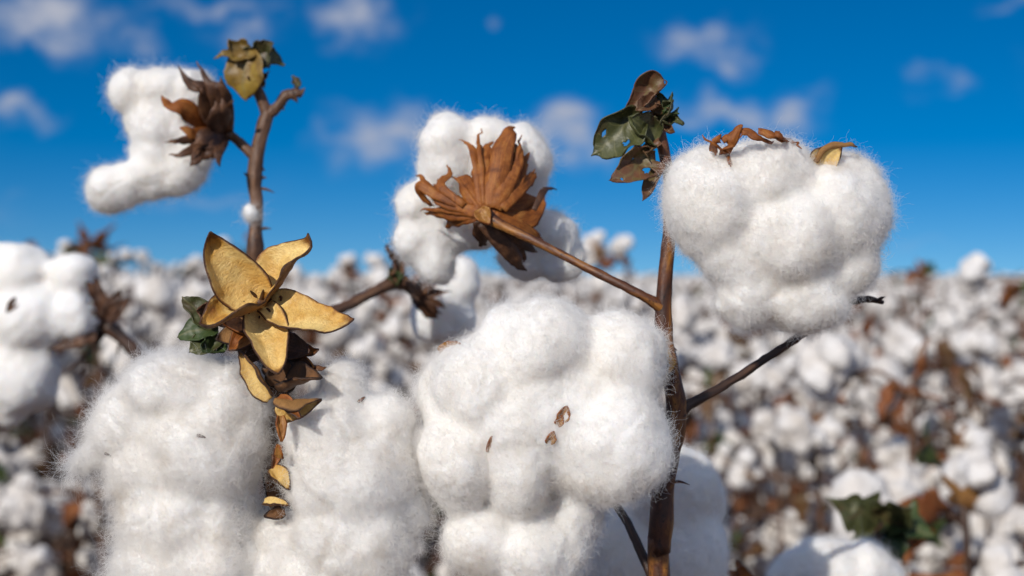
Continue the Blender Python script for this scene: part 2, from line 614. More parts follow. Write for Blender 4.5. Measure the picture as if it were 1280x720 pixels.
def lint_shape(blobs, voxel, smooth, amps, seed):
    """fuse locks (centre, radii, tilt) into one lumpy body: (verts, quad faces)"""
    mb = MB()
    for k, (c, r, tilt) in enumerate(blobs):
        v = ICO3[0] * (1 + 0.10 * fbm(ICO3[0] * 1.7 + 9.1 * k + seed, 2, seed)[:, None])
        v = v * np.asarray(r)
        ca, sa = math.cos(rad(tilt)), math.sin(rad(tilt))
        v = np.stack([v[:, 0] * ca - v[:, 2] * sa, v[:, 1], v[:, 0] * sa + v[:, 2] * ca], 1) + np.asarray(c)
        mb.add(v, ICO3[1])
    me = mb.mesh("tmp", [])
    ob = bpy.data.objects.new("tmp", me)
    COL.objects.link(ob)
    md = ob.modifiers.new("r", 'REMESH')
    md.mode = 'VOXEL'
    md.voxel_size = voxel
    dg = bpy.context.evaluated_depsgraph_get()
    dg.update()
    ev = ob.evaluated_get(dg)
    em = ev.to_mesh()
    V = np.empty(len(em.vertices) * 3)
    em.vertices.foreach_get('co', V)
    V = V.reshape(-1, 3)
    L = np.empty(len(em.loops), dtype=np.int32)
    em.loops.foreach_get('vertex_index', L)
    Q = L.reshape(-1, 4).copy()
    E = np.empty(len(em.edges) * 2, dtype=np.int32)
    em.edges.foreach_get('vertices', E)
    E = E.reshape(-1, 2)
    ev.to_mesh_clear()
    bpy.data.objects.remove(ob)
    bpy.data.meshes.remove(me)
    cnt = np.bincount(E.ravel(), minlength=len(V))[:, None]
    for _ in range(smooth):
        s = np.zeros_like(V)
        for ax in range(3):
            s[:, ax] = np.bincount(E[:, 0], V[E[:, 1], ax], len(V)) + np.bincount(E[:, 1], V[E[:, 0], ax], len(V))
        V = V + 0.5 * (s / cnt - V)
    N = vert_normals(V, Q)
    D = 0
    for k, (size, amp) in enumerate(amps):
        D = D + amp * fbm(V / size, 2, seed + 31 * k)
    if voxel < .0025:
        # folds where the combed locks lie against each other
        wv = V / 0.024 + 0.35 * np.stack([fbm(V / 0.012, 2, seed + k) for k in (5, 6, 7)], 1)
        r = vnoise(wv, seed + 77)
        D = D - 0.6 * amps[0][1] * np.exp(-(r / 0.12) ** 2)
    V = V + N * D[:, None]
    return V, Q


def vert_normals(V, Q):
    fn = np.cross(V[Q[:, 2]] - V[Q[:, 0]], V[Q[:, 3]] - V[Q[:, 1]])
    N = np.zeros_like(V)
    for k in range(4):
        for ax in range(3):
            N[:, ax] += np.bincount(Q[:, k], fn[:, ax], len(V))
    return nrm(N)


def quick_mesh(name, V, Q, mats):
    me = bpy.data.meshes.new(name)
    n, m = len(V), len(Q)
    me.vertices.add(n)
    me.vertices.foreach_set('co', V.astype(np.float32).ravel())
    me.loops.add(m * 4)
    me.loops.foreach_set('vertex_index', Q.astype(np.int32).ravel())
    me.polygons.add(m)
    me.polygons.foreach_set('loop_start', np.arange(0, m * 4, 4, dtype=np.int32))
    me.polygons.foreach_set('use_smooth', [True] * m)
    for x in mats:
        me.materials.append(x)
    me.update(calc_edges=True)
    me.validate()
    return me


def fuzz(V, Q, n, length, rise, radius, seed, K=7, curl=0.85, comb=None):
    """loose curly fibres standing in a thin cloud over the lint"""
    rg = np.random.default_rng(seed)
    N = vert_normals(V, Q)
    A = np.linalg.norm(np.cross(V[Q[:, 2]] - V[Q[:, 0]], V[Q[:, 3]] - V[Q[:, 1]]), axis=1)
    pick = rg.choice(len(Q), n, p=A / A.sum())
    a, b = rg.random(n)[:, None], rg.random(n)[:, None]
    q = Q[pick]
    p = (V[q[:, 0]] * (1 - a) + V[q[:, 1]] * a) * (1 - b) + (V[q[:, 3]] * (1 - a) + V[q[:, 2]] * a) * b
    nn = nrm((N[q[:, 0]] * (1 - a) + N[q[:, 1]] * a) * (1 - b) + (N[q[:, 3]] * (1 - a) + N[q[:, 2]] * a) * b)
    # combed direction: a smooth field, so neighbours run together in wisps
    fld = np.stack([fbm(p / 0.012, 2, seed + 71), fbm(p / 0.012, 2, seed + 72), fbm(p / 0.012, 2, seed + 73)], 1)
    tg = fld * 0.9 + rg.normal(size=(n, 3)) * 0.75
    far = 1.0
    if comb is not None:
        # pulled out towards one side: fibres there lie along the pull and are longer
        cv = nrm(np.array(comb))
        q01 = p @ cv
        q01 = np.clip((q01 - np.percentile(q01, 55)) / (np.percentile(q01, 99.5) - np.percentile(q01, 55)), 0, 1)[:, None]
        tg = tg + cv * 2.4 * q01
        far = 1 + 0.6 * q01
    tg = nrm(tg - nn * np.sum(tg * nn, 1, keepdims=True))
    loose = (rg.random(n) < 0.20)[:, None]
    lift = rise * (0.12 + rg.random(n) ** 2 * 0.75)[:, None] * np.where(loose, 1.15, 1.0)
    d = nrm(tg + nn * lift)
    ax = nrm(rg.normal(size=(n, 3)))
    th = (rg.normal(size=n) * curl)[:, None]
    ln = length * (0.45 + 0.75 * rg.random(n) ** 1.5)[:, None] / (K - 1) * np.where(loose, 1.75, 1.0) * far
    pts = np.empty((n, K, 3))
    pts[:, 0] = p - nn * 0.0006
    for k in range(1, K):
        pts[:, k] = pts[:, k - 1] + d * ln
        d = d * np.cos(th) + np.cross(ax, d) * np.sin(th) + ax * np.sum(ax * d, 1, keepdims=True) * (1 - np.cos(th))
        d = nrm(d - nn * 0.13 + rg.normal(size=(n, 3)) * 0.22)
    hc = bpy.data.hair_curves.new("fuzz")
    hc.add_curves([K] * n)
    hc.attributes['position'].data.foreach_set('vector', pts.astype(np.float32).ravel())
    ra = hc.attributes.get('radius') or hc.attributes.new('radius', 'FLOAT', 'POINT')
    prof = np.linspace(1.0, 0.45, K)
    ra.data.foreach_set('value', (np.tile(prof, n) * np.repeat(radius * (0.6 + 0.8 * rg.random(n)), K)).astype(np.float32))
    hc.materials.append(FIBRE)
    return hc


def px_blobs(d, rows):
    """rows in photo pixels: (x, y, rx, ry, depth offset[, depth radius[, tilt]])"""
    s = d / F
    out = []
    for r in rows:
        x, y, rx, ry, off = r[:5]
        rz = r[5] if len(r) > 5 and r[5] else 0.5 * (rx + ry)
        tilt = r[6] if len(r) > 6 else 0
        dd = d + off * s
        k = dd / F
        out.append((P(x, y, dd), (rx * k, rz * k, ry * k), tilt))
    return out


SURF = None


def on_lint(px, py, lift=0.0, d=0.48):
    """a point resting on the lint of the boll built last, or beside it at distance d"""
    eye = Vector((0, 0, ZC))
    q = Vector(P(px, py, 1.0)) - eye
    hit = SURF.ray_cast(eye, q.normalized())[0]
    return P(px, py, (hit.y if hit is not None else d) - lift)


def hero_boll(parent, d, rows, seed, n_fib, voxel=0.0011, length=0.0056, rise=0.62, label=None, radius=0.000024, rough=0.0010, comb=None):
    V, Q = lint_shape(px_blobs(d, rows), voxel, 11, [(0.020, rough), (0.0050, 0.00038), (0.0016, 0.00022)], seed)
    c = V.mean(axis=0)
    me = quick_mesh("boll", V - c, Q, [LINT])
    global SURF
    SURF = BVHTree.FromPolygons(V.tolist(), Q.tolist())
    o = bpy.data.objects.new("boll", me)
    COL.objects.link(o)
    o.parent = parent
    o.matrix_parent_inverse = world_of(parent).inverted()
    o.location = c
    if label:
        o['label'] = label
    if n_fib:
        hc = fuzz(V - c, Q, n_fib, length, rise, radius, seed, comb=comb)
        fo = bpy.data.objects.new("fuzz", hc)
        COL.objects.link(fo)
        fo.parent = o
    return o


# ------------------------------------------------------------------ boll walls, bracts, leaves


def carpel_grid(L, W, cup=0.55, curl=0.5, tipcurl=0.9, seed=0, nu=22, nv=13, fold=0.0):
    """pointed boat shape lying along +x, hollow side towards +z"""
    u = np.linspace(0, 1, nu)[:, None]
    v = np.linspace(-1, 1, nv)[None, :]
    w = W * np.clip(np.sin(math.pi * np.clip(0.10 + 0.9 * u, 0, 1) ** 0.85), 0, 1) ** 0.75 * (1 - 0.25 * u ** 3) + W * 0.035
    w = np.where(u > 0.74, np.minimum(w, W * (0.07 + 0.78 * ((1 - u) / 0.26) ** 1.25)), w)
    a = v * (cup * 1.35)
    y = w * np.sin(a) / max(cup * 1.35, 1e-3) * 1.05
    z = w * (1 - np.cos(a)) * 1.25
    z = z + W * 0.10 * np.exp(-(v / 0.10) ** 2) * np.sin(math.pi * u)          # ridge left by the septum
    x = L * u + 0 * v
    zz = z + L * curl * 0.35 * (u - 0.5) ** 2 * 0 + 0
    bend = -curl * L * 0.45 * (u ** 2) + tipcurl * L * 0.0
    zz = z + bend
    hook = np.clip((u - 0.80) / 0.20, 0, 1)
    zz = zz + tipcurl * L * 0.16 * hook ** 2
    G = np.stack([x + 0 * zz, y + fold * z + 0 * zz, zz], -1)
    q = G.reshape(-1, 3)
    wave = np.abs(v) ** 2 * np.sin(u * 9 + seed * 1.7 + np.sign(v) * 1.1) * W * 0.10 * np.sin(math.pi * u)
    G[..., 2] += wave
    G = G + (fbm(q / (L * 0.28), 3, seed) * L * 0.036).reshape(nu, nv)[..., None] * np.array((0.3, 0.5, 1.0))
    return G


def carpel(parent, base, tip, width, face, seed=0, cup=0.6, curl=0.4, tipcurl=0.6, mats=None, name="carpel", thick=0.0006, label=None, fold=0.0, bow=0.0):
    base, tip = np.asarray(base, float), np.asarray(tip, float)
    L = np.linalg.norm(tip - base)
    G = carpel_grid(L, width, cup, curl, tipcurl, seed, fold=fold)
    uu = np.linspace(0, 1, G.shape[0])[:, None]
    G[..., 1] += bow * L * (uu ** 2 - uu)
    # keep the tip where it was asked for although the blade bends
    end = G[-1].mean(axis=0)
    a = math.atan2(end[2], end[0])
    ca, sa = math.cos(-a), math.sin(-a)
    G = np.stack([G[..., 0] * ca - G[..., 2] * sa, G[..., 1], G[..., 0] * sa + G[..., 2] * ca], -1)
    mb = MB()
    sheet(mb, G, thick, 0, frame(base, tip, face), matback=1)
    o = mb.build(name, mats or [GOLD, GOLD_BACK], parent)
    if label:
        o['label'] = label
    return o


def bract_ring(parent, base, axis, R, L, seed, mat, n=3, teeth=8, spread=1.0, up=None, flare=0.25):
    """fringed bracts cupping a boll; base is where the stalk joins, axis points into the boll"""
    rg = random.Random(seed)
    axis = nrm(axis)
    e1 = nrm(np.cross(axis, (0.13, 0.31, 0.94) if up is None else up))
    e2 = np.cross(axis, e1)
    Mx = np.eye(4)
    Mx[:3, 0], Mx[:3, 1], Mx[:3, 2], Mx[:3, 3] = e1, e2, axis, base
    for b in range(n):
        mb = MB()
        phi0 = 2 * math.pi * (b + rg.uniform(-0.15, 0.15)) / n
        for k in range(teeth):
            phi = phi0 + (k / (teeth - 1) - 0.5) * 2 * math.pi / n * 1.25 * spread + rg.uniform(-0.08, 0.08)
            mid = 1 - abs(k / (teeth - 1) - 0.5) * 0.7
            ln = L * mid * rg.uniform(0.7, 1.12)
            rr = R * rg.uniform(0.82, 1.1)
            nu, nv = 14, 5
            u = np.linspace(0, 1, nu)[:, None]
            v = np.linspace(-1, 1, nv)[None, :]
            th = u * rg.uniform(1.0, 1.25)
            r = rr * np.sin(np.minimum(th * 1.25, math.pi / 2)) + flare * ln * np.clip(u - 0.5, 0, 1) ** 2 * rg.uniform(-0.4, 2.6)
            z = ln * (u ** 1.35)
            w = rr * (0.40 * np.sin(math.pi * np.clip(u * 0.8 + 0.16, 0, 1)) ** 0.9) * np.where(u > 0.45, np.clip(1.25 - u * 1.2, 0.03, 1), 0.71 + 0.0 * u) * rg.uniform(0.75, 1.15)
            sw = rg.uniform(-0.5, 0.5) * u ** 2 + phi
            off = w * v
            tw = rg.uniform(-0.9, 0.9) * u
            x = r * np.cos(sw) - off * np.sin(sw) * np.cos(tw) + 0 * v
            y = r * np.sin(sw) + off * np.cos(sw) * np.cos(tw) + 0 * v
            keel = np.abs(v) * w * rg.uniform(0.3, 0.8)
            zz = z - off * np.sin(tw) + 0 * v
            G = np.stack([x + keel * np.cos(sw), y + keel * np.sin(sw), zz], -1)
            q = G.reshape(-1, 3)
            G = G + (np.stack([fbm(q / 0.006, 2, seed + 3 * k), fbm(q / 0.006, 2, seed + 50 + k), fbm(q / 0.006, 2, seed + 90 + k)], 1) * 0.0011).reshape(nu, nv, 3) * u[..., None]
            sheet(mb, G, 0.00035, 0, Mx)
        mb.build("bract", mat, parent)


def strip(mb, pts, width, face, cup=0.5, thick=0.0004, mat=0, nv=7, res=5, base=0.75, seed=0):
    """one tooth of a bract: a keeled ribbon along the points, wide near its foot, running out to a point"""
    pts = np.asarray(pts, float)
    n = len(pts)
    ext = np.vstack([2 * pts[0] - pts[1], pts, 2 * pts[-1] - pts[-2]])
    C = []
    for i in range(n - 1):
        p0, p1, p2, p3 = ext[i:i + 4]
        for j in range(res + (1 if i == n - 2 else 0)):
            t = j / res
            C.append(0.5 * ((2 * p1) + (-p0 + p2) * t + (2 * p0 - 5 * p1 + 4 * p2 - p3) * t * t + (-p0 + 3 * p1 - 3 * p2 + p3) * t ** 3))
    C = np.array(C)
    m = len(C)
    T = nrm(np.gradient(C, axis=0))
    fz = np.asarray(face, float)
    Z = nrm(fz[None, :] - T * (T @ fz)[:, None])
    Y = np.cross(Z, T)
    u = np.linspace(0, 1, m)[:, None]
    v = np.linspace(-1, 1, nv)[None, :]
    w = width / 2 * np.where(u < 0.45, base + (1 - base) * np.sin(u / 0.45 * math.pi / 2), np.clip(1 - (u - 0.45) / 0.55, 0, 1) ** 0.9) + width * 0.02
    tw = (np.sin(u * 5 + seed) * 0.35 * u)
    ya, za = np.cos(tw), np.sin(tw)
    keel = -np.abs(v) ** 1.5 * w * cup
    off = w * v
    G = C[:, None, :] + (off * ya - keel * za)[..., None] * Y[:, None, :] + (off * za + keel * ya)[..., None] * Z[:, None, :]
    q = G.reshape(-1, 3)
    G = G + np.stack([fbm(q / 0.004, 2, seed + 3), fbm(q / 0.004, 2, seed + 50), fbm(q / 0.004, 2, seed + 90)], 1).reshape(m, nv, 3) * 0.0011 * u[..., None]
    return sheet(mb, G, thick, mat)


def fringed_bracts(parent, groups, depth, d0, face, mats, scale=(1, 1), off=(0, 0), label=None):
    """bracts given tooth by tooth (rows of x, y along each tooth and its width); depth(t) places the foot and tip"""
    for gi, (mat, teeth) in enumerate(groups):
        mb = MB()
        for k, (w, pl) in enumerate(teeth):
            m = len(pl)
            pts = [P(off[0] + x * scale[0], off[1] + y * scale[1], depth(i / (m - 1)) - 0.0005 * ((k * 7) % 5)) for i, (x, y) in enumerate(pl)]
            if m == 4 and w > 36:          # a narrow ragged tooth beside the broad one
                sh = np.array([((k * 37 % 11) / 11 - .5) * w * .5, ((k * 53 % 13) / 13 - .5) * w * .5])
                jag = [P(off[0] + (x + sh[0] * i) * scale[0], off[1] + (y + sh[1] * i) * scale[1], depth(i / (m - 1)) - 0.0012) for i, (x, y) in enumerate(pl)]
                strip(mb, jag, w * .5 * scale[0] * d0 / F, (np.asarray(face) + (.5 - k % 2, 0, .3)), 0.7, seed=91 * gi + k)
            strip(mb, pts, w * 1.38 * scale[0] * d0 / F, face, 0.24, seed=17 * gi + k)
        mb.build("bract", mat, parent)


def leaf_grid(L, W, seed, curl=0.6, lobes=True, nu=26, nv=17, crumple=0.09):
    rg = random.Random(seed)
    u = np.linspace(0, 1, nu)[:, None]
    v = np.linspace(-1, 1, nv)[None, :]
    w = W * np.sin(math.pi * np.clip(0.04 + 0.96 * u, 0, 1) ** 0.7) ** 0.8
    if not lobes:
        w = W * (1 - np.abs(2 * u - 1) ** 2.3) ** (1 / 2.3)
    if lobes:
        w = w * (1 + 0.22 * np.sin(u * 15 + rg.uniform(0, 6)) * (0.5 + 0.5 * np.abs(v)))
    w = w + W * 0.03
    a = v * curl * 1.6
    y = w * np.sin(a) / max(abs(curl) * 1.6, 0.05)
    z = w * (1 - np.cos(a)) * 0.9 + L * rg.uniform(-0.5, 0.5) * (u ** 2)
    x = L * u * (1 - 0.12 * np.abs(v)) + 0 * v
    G = np.stack([x, y, z + 0 * x], -1)
    q = G.reshape(-1, 3)
    s = 0.36 * L
    G = G + np.stack([fbm(q / s, 2, seed), fbm(q / s, 2, seed + 1), fbm(q / s, 2, seed + 2)], 1).reshape(nu, nv, 3) * L * crumple
    return G


def leaf(parent, base, tip, width, face, seed, mat, curl=0.6, holes=(), crumple=0.09, name="leaf", label=None, lobes=True):
    base, tip = np.asarray(base, float), np.asarray(tip, float)
    L = np.linalg.norm(tip - base)
    nu, nv = 34, 25
    G = leaf_grid(L, width, seed, curl, lobes, nu, nv, crumple)
    mask = np.zeros((nu - 1, nv - 1), bool)
    uu, vv = np.meshgrid((np.arange(nu - 1) + 0.5) / (nu - 1), (np.arange(nv - 1) + 0.5) / (nv - 1), indexing='ij')
    for hu, hv, hr in holes:
        q = np.stack([uu.ravel() * 9, vv.ravel() * 9, uu.ravel() * 0 + hu * 50], 1)
        mask |= ((uu - hu) ** 2 * (L / width / 2) ** 2 + (vv - hv) ** 2) < hr ** 2 * (1 + 0.5 * vnoise(q, seed).reshape(uu.shape))
    # nibbled rim
    q = np.stack([uu.ravel() * 6, vv.ravel() * 6, uu.ravel() * 0 + seed], 1)
    e = np.minimum(np.minimum(vv, 1 - vv) * 2, (1 - uu))
    mask |= e < 0.10 * (vnoise(q, seed + 4).reshape(uu.shape) - 0.15)
    mb = MB()
    sheet(mb, G, 0.0004, 0, frame(base, tip, face), hole=mask)
    o = mb.build(name, mat, parent)
    if label:
        o['label'] = label
    return o


def branch(parent, pts, rads, seed, mat, name="branch", nodes=(), rough=0.10, sides=14, thorns=()):
    mb = MB()
    tube(mb, pts, rads, sides, 8, seed, rough, 0, nodes)
    for b, t, r in thorns:
        b, t = np.asarray(b), np.asarray(t)
        tube(mb, [b, (b + t) / 2 + (t - b)[[1, 2, 0]] * 0.1, t], [r, r * 0.7, r * 0.15], 6, 3)
    return mb.build(name, mat, parent)


# ------------------------------------------------------------------ ground
def build_ground():
    mb = MB()
    n = 90
    s = np.sign(np.linspace(-1, 1, n)) * np.abs(np.linspace(-1, 1, n)) ** 4 * 3000
    X, Y = np.meshgrid(s, s, indexing='ij')
    q = np.stack([X.ravel() / 0.35, Y.ravel() / 0.35, 0 * X.ravel()], 1)
    Z = (fbm(q, 2, 3) * 0.015).reshape(n, n) * (np.hypot(X, Y) < 60)
    G = np.stack([X, Y + 2, Z], -1)
    f = [(i * n + j, (i + 1) * n + j, (i + 1) * n + j + 1, i * n + j + 1) for i in range(n - 1) for j in range(n - 1)]
    mb.add(G.reshape(-1, 3), f)
    m, t, b, out = material("field soil")
    tc = nd(t, 'ShaderNodeTexCoord')
    o = tc.outputs['Object']
    c = ramp(t, noise(t, o, 2.5, 6, 0.65), [(0.3, (0.10, 0.055, 0.035)), (0.55, (0.20, 0.115, 0.07)), (0.75, (0.30, 0.19, 0.12))])
    lit = noise(t, o, 30, 4, 0.7, 1.0)
    c = mixc(t, ramp(t, lit, [(0.56, (0, 0, 0)), (0.62, (1, 1, 1))]), c, (0.24, 0.11, 0.05))
    lk(t, c, b.inputs['Base Color'])
    b.inputs['Roughness'].default_value = 0.95
    bump(t, b, noise(t, o, 14, 6, 0.7), 0.9, 0.05)
    g = mb.build("ground", m)
    g['kind'] = 'structure'


build_ground()

# ------------------------------------------------------------------ the cotton plant with the forked red stem
UP = np.array((0, 0, 1.0))
TOCAM = np.array((0, -1.0, 0))


def plant_forked():
    d = 0.505
    base = P(826, 720, d)
    root = thing("cotton_plant", "tall cotton plant on right with red-brown forked stem, curled hole-eaten leaves at its tip",
                 "cotton plant", (base[0], base[1], 0))
    path = [(base[0] + 0.01, d + 0.01, -0.02), (base[0] - 0.008, d, 0.3), (base[0] + 0.006, d, 0.62)] + \
           [tuple(P(x, y, d)) for x, y in ((825, 760), (825, 690), (829, 620), (838, 565), (846, 514), (838, 465), (831, 425), (829, 380), (833, 335), (837, 280), (837, 230), (830, 190), (822, 160), (818, 140))]
    k = d / F
    rr = [0.0075, 0.006, 0.0052] + [x * k for x in (13.5, 13.5, 13.0, 13.0, 13, 11.5, 10.5, 10, 9, 8.2, 7.4, 7.4, 8.5, 6)]
    pt = lambda x, y: P(x, y, d)
    branch(root, path, rr, 11, STEM, "stem", nodes=((0.80, 0.2), (0.865, 0.22), (0.70, 0.15)), rough=0.10, sides=20,
           thorns=[(pt(836, 434), pt(846, 438), 0.0011), (pt(826, 615), pt(812, 606), 0.0014), (pt(838, 603), pt(862, 606), 0.0007), (pt(842, 560), pt(852, 552), 0.001)])
    # branch to the boll seen from behind
    branch(root, [pt(831, 386), P(800, 368, .503), P(740, 338, .507), P(680, 307, .515), P(632, 284, .522), P(604, 268, .528)],
           [x * k for x in (7.2, 5.8, 5.4, 5.6, 6.2, 8.0)], 12, STEM, nodes=((0.0, 0.3), (0.97, 0.3)), rough=0.09)
    # branch to the right
    branch(root, [pt(842, 516), P(868, 502, .507), P(905, 482, .512), P(950, 453, .517), P(1000, 420, .52), P(1046, 386, .522), P(1064, 377, .523), P(1086, 374, .523), P(1104, 378, .523)],
           [x * k for x in (9, 6.4, 5.6, 5.4, 5.2, 6.6, 5.0, 4.8, 3.0)], 13, STEM_DARK, nodes=((0.0, 0.35), (0.78, 0.3)), rough=0.14,
           thorns=[(P(1062, 380, .522), P(1058, 394, .52), 0.001), (P(1098, 376, .522), P(1107, 371, .52), 0.0009), (P(1050, 384, .522), P(1046, 374, .52), 0.0009)])
    # low branch
    branch(root, [P(826, 745, d), P(806, 700, .51), P(785, 655, .52), P(768, 628, .53), P(757, 607, .535)], [x * k for x in (7, 6.0, 5.6, 5.2, 5.0)], 14, STEM_DARK)
    # stalk of the middle boll
    branch(root, [pt(833, 450), P(810, 452, .50), P(775, 466, .495), P(740, 480, .485)], [x * k for x in (7, 6, 6, 7)], 15, STEM)
    carpel(root, P(828, 436, .50), P(836, 470, .494), 0.0035, (0.8, -0.5, 0.1), 5, name="bud_scale", cup=0.7)
    # stalk of the upper right boll, springing from the right branch
    branch(root, [P(1010, 412, .521), P(1003, 360, .526), P(985, 300, .524), P(968, 240, .515)], [x * k for x in (5, 5, 5.5, 7)], 16, STEM)
    # stalk of the boll in the shade
    branch(root, [P(757, 607, .535), P(775, 590, .55), P(800, 600, .565), P(825, 625, .575)], [x * k for x in (5, 5, 5, 6)], 17, STEM_DARK)

    # middle boll, in focus
    b = hero_boll(root, 0.470, [
        (680, 440, 66, 66, 0, 70), (771, 452, 64, 60, 12, 62), (600, 480, 64, 66, 8, 66, 20), (571, 578, 47, 66, 4, 56, 10),
        (651, 576, 46, 70, -6, 52), (762, 556, 78, 74, -14, 72), (600, 676, 46, 44, 14, 46), (672, 690, 62, 62, 26, 60),
        (558, 500, 36, 60, 40, 40), (690, 520, 60, 60, 30, 40), (715, 640, 40, 60, 36, 40), (640, 420, 40, 40, 14, 44), (640, 760, 50, 50, 40, 46), (688, 510, 122, 104, 16, 78)],
        21, 230000, label="big white boll of rounded locks, in front of the stem")
    for x, y, x2, y2, w, sd_ in ((701, 526, 709, 508, .0015, 1), (686, 554, 692, 540, .0012, 2), (611, 564, 615, 546, .0009, 3), (549, 441, 575, 430, .0017, 4), (696, 532, 703, 520, .0010, 6)):
        carpel(b, on_lint(x, y, -.0006), on_lint(x2, y2, .0006, .465), w * 1.5, (0.35, -1, 0.35), sd_, name="carpel_tip", cup=0.7, mats=[CHAFF, BRACT])

    # upper right boll
    b = hero_boll(root, 0.492, [
        (893, 258, 62, 74, 0, 66, 8), (955, 226, 66, 54, 0, 60), (1046, 268, 64, 72, 6, 62, -8), (985, 292, 66, 62, -12, 60),
        (935, 372, 42, 44, 2, 46), (1004, 376, 56, 40, 2, 48), (1000, 330, 66, 52, 10, 50), (918, 322, 46, 46, -2, 50), (1060, 330, 40, 40, 14, 44), (975, 285, 112, 92, 10, 64)],
        22, 190000, label="round white boll high on the right against the sky")
    carpel(b, on_lint(1018, 208, -.004), P(1052, 184, .484), .0052, (-.15, -1, -.25), 1, cup=0.6, curl=.2, tipcurl=0.3)
    hook = MB()
    strip(hook, [P(1020, 203, .4845), P(1030, 188, .4838), P(1046, 181, .4838), P(1060, 180, .4842), P(1069, 184, .485)], .0022, (.1, -1, -.4), 0.6)
    hook.build("carpel_tip", [GOLD_BACK], b)
    teeth = MB()
    for k, (w, pl) in enumerate(((.0016, [(913, 205), (908, 190), (895, 182), (876, 171)]), (.0042, [(905, 192), (912, 178), (922, 162), (930, 158)]), (.0034, [(892, 190), (894, 178), (900, 168)]),
                                 (.0032, [(928, 164), (938, 164), (948, 172), (968, 177)]), (.0030, [(948, 163), (958, 165), (970, 173), (984, 178)]), (.0028, [(968, 166), (977, 168), (986, 176), (1000, 182)]),
                                 (.0007, [(925, 158), (927, 166), (922, 176)]), (.0009, [(900, 186), (910, 192), (911, 208)]), (.0026, [(903, 176), (912, 170), (922, 168)]))):
        strip(teeth, [on_lint(x, y, .0012, .478) for x, y in pl], w, (0.1, -1, 0.5), 0.4, seed=k)
    teeth.build("bract", BRACT, b)

    # boll seen from behind, cupped by dry bracts
    b = hero_boll(root, 0.560, [
        (556, 176, 36, 36, 8, 38), (560, 205, 40, 42, 20, 44), (608, 184, 42, 38, 24, 44), (650, 200, 38, 44, 22, 44), (640, 235, 46, 46, 34, 40),
        (522, 256, 27, 28, 10, 28), (517, 300, 26, 32, 14, 30), (543, 325, 28, 40, 18, 32, 20), (598, 260, 50, 50, 44, 40), (568, 290, 30, 30, 30, 30),
        (684, 296, 38, 34, 26, 38), (700, 322, 32, 30, 26, 34), (655, 318, 34, 32, 30, 34), (630, 165, 20, 12, 26, 22), (604, 205, 72, 52, 30, 40), (535, 285, 30, 56, 16, 26, 14)],
        23, 70000, label="white boll seen from behind in its brown bracts")
    fringed_bracts(b, [
        (BRACT, [(58, [(330, 410), (335, 250), (335, 170), (350, 115)]), (70, [(350, 410), (390, 260), (410, 150), (440, 85), (465, 72)]), (62, [(370, 410), (430, 280), (460, 180), (470, 130)]),
                 (56, [(390, 410), (450, 300), (490, 220), (508, 175)]), (52, [(400, 410), (470, 330), (520, 290), (548, 250)]), (30, [(310, 400), (300, 300), (290, 200), (260, 140), (230, 120)]),
                 (60, [(310, 410), (270, 340), (235, 290), (208, 285)]), (64, [(360, 410), (370, 280), (385, 200), (395, 160)]), (60, [(330, 420), (310, 340), (300, 270), (285, 240)])]),
        (BRACT, [(30, [(300, 420), (200, 390), (110, 350), (50, 310), (45, 340), (90, 395), (110, 402)]), (38, [(300, 425), (200, 400), (120, 360), (60, 290), (35, 275)]), (48, [(300, 430), (220, 400), (150, 350), (110, 310)]),
                 (46, [(290, 440), (200, 430), (120, 430), (80, 440)]), (40, [(290, 450), (230, 455), (180, 480), (175, 505)]), (26, [(240, 400), (140, 315), (175, 265), (168, 228)]), (60, [(320, 430), (240, 420), (170, 400)])]),
        (BRACT, [(80, [(340, 420), (430, 400), (500, 375), (560, 370)]), (64, [(360, 440), (450, 460), (520, 455), (570, 400), (580, 350)]), (50, [(370, 450), (460, 490), (520, 520), (560, 545), (580, 535)]),
                 (70, [(370, 430), (480, 430), (545, 385)]), (54, [(350, 450), (440, 480), (500, 470)])]),
        (BRACT_DARK, [(20, [(540, 420), (575, 350), (600, 325), (635, 320)]), (54, [(320, 470), (400, 560), (450, 610), (480, 660), (510, 690)]), (44, [(320, 470), (310, 530), (325, 575)]),
                      (50, [(340, 480), (420, 560), (480, 600), (500, 640)]), (40, [(300, 470), (320, 540), (345, 570)]), (46, [(360, 480), (480, 560), (560, 600)])])],
        lambda t: .530 + .017 * t ** 1.2, .535, (0.0, -1, 0.1), None, (.2915, .2915), (510, 140))
    carpel(b, P(510 + 440 * .2915, 140 + 215 * .2915, .538), P(510 + 432 * .2915, 140 + 100 * .2915, .541), .0022, (.2, -1, .2), 9, cup=.6)
    carpel(b, P(598, 262, .523), P(612, 280, .521), .0035, (0.1, -1, 0.3), 9, name="stipule", cup=0.7, mats=[CHAFF, BRACT])

    # boll in the shade of the middle one
    hero_boll(root, 0.585, [
        (842, 620, 66, 64, 0, 50, 20), (850, 690, 62, 78, 0, 56), (780, 690, 50, 60, 4, 50), (840, 780, 60, 50, 10, 50), (810, 650, 46, 50, 12, 44)],
        24, 60000, rough=.0006, label="large boll low behind the stem, in shade")

    # withered leaves at the tip
    leaf(root, P(829, 104, .502), P(781, 132, .496), .0060, (-0.35, -1, 0.35), 31, LEAF_BROWN, 0.95, [(0.02, 0.8, 0.12)], .07, lobes=False)
    leaf(root, P(822, 122, .500), P(792, 140, .494), .0036, (0.4, -1, 0.5), 38, LEAF_BROWN, .6, (), .05, lobes=False)
    leaf(root, P(799, 152, .502), P(748, 184, .494), .0092, (0.1, -1, 0.30), 32, LEAF_GREEN, 0.85, [(0.66, 0.30, 0.045), (0.52, 0.74, 0.05)], .085, lobes=False)
    leaf(root, P(822, 178, .502), P(784, 146, .497), .0064, (0.3, -1, 0.25), 33, LEAF_GREEN, 0.85, (), .07, lobes=False)
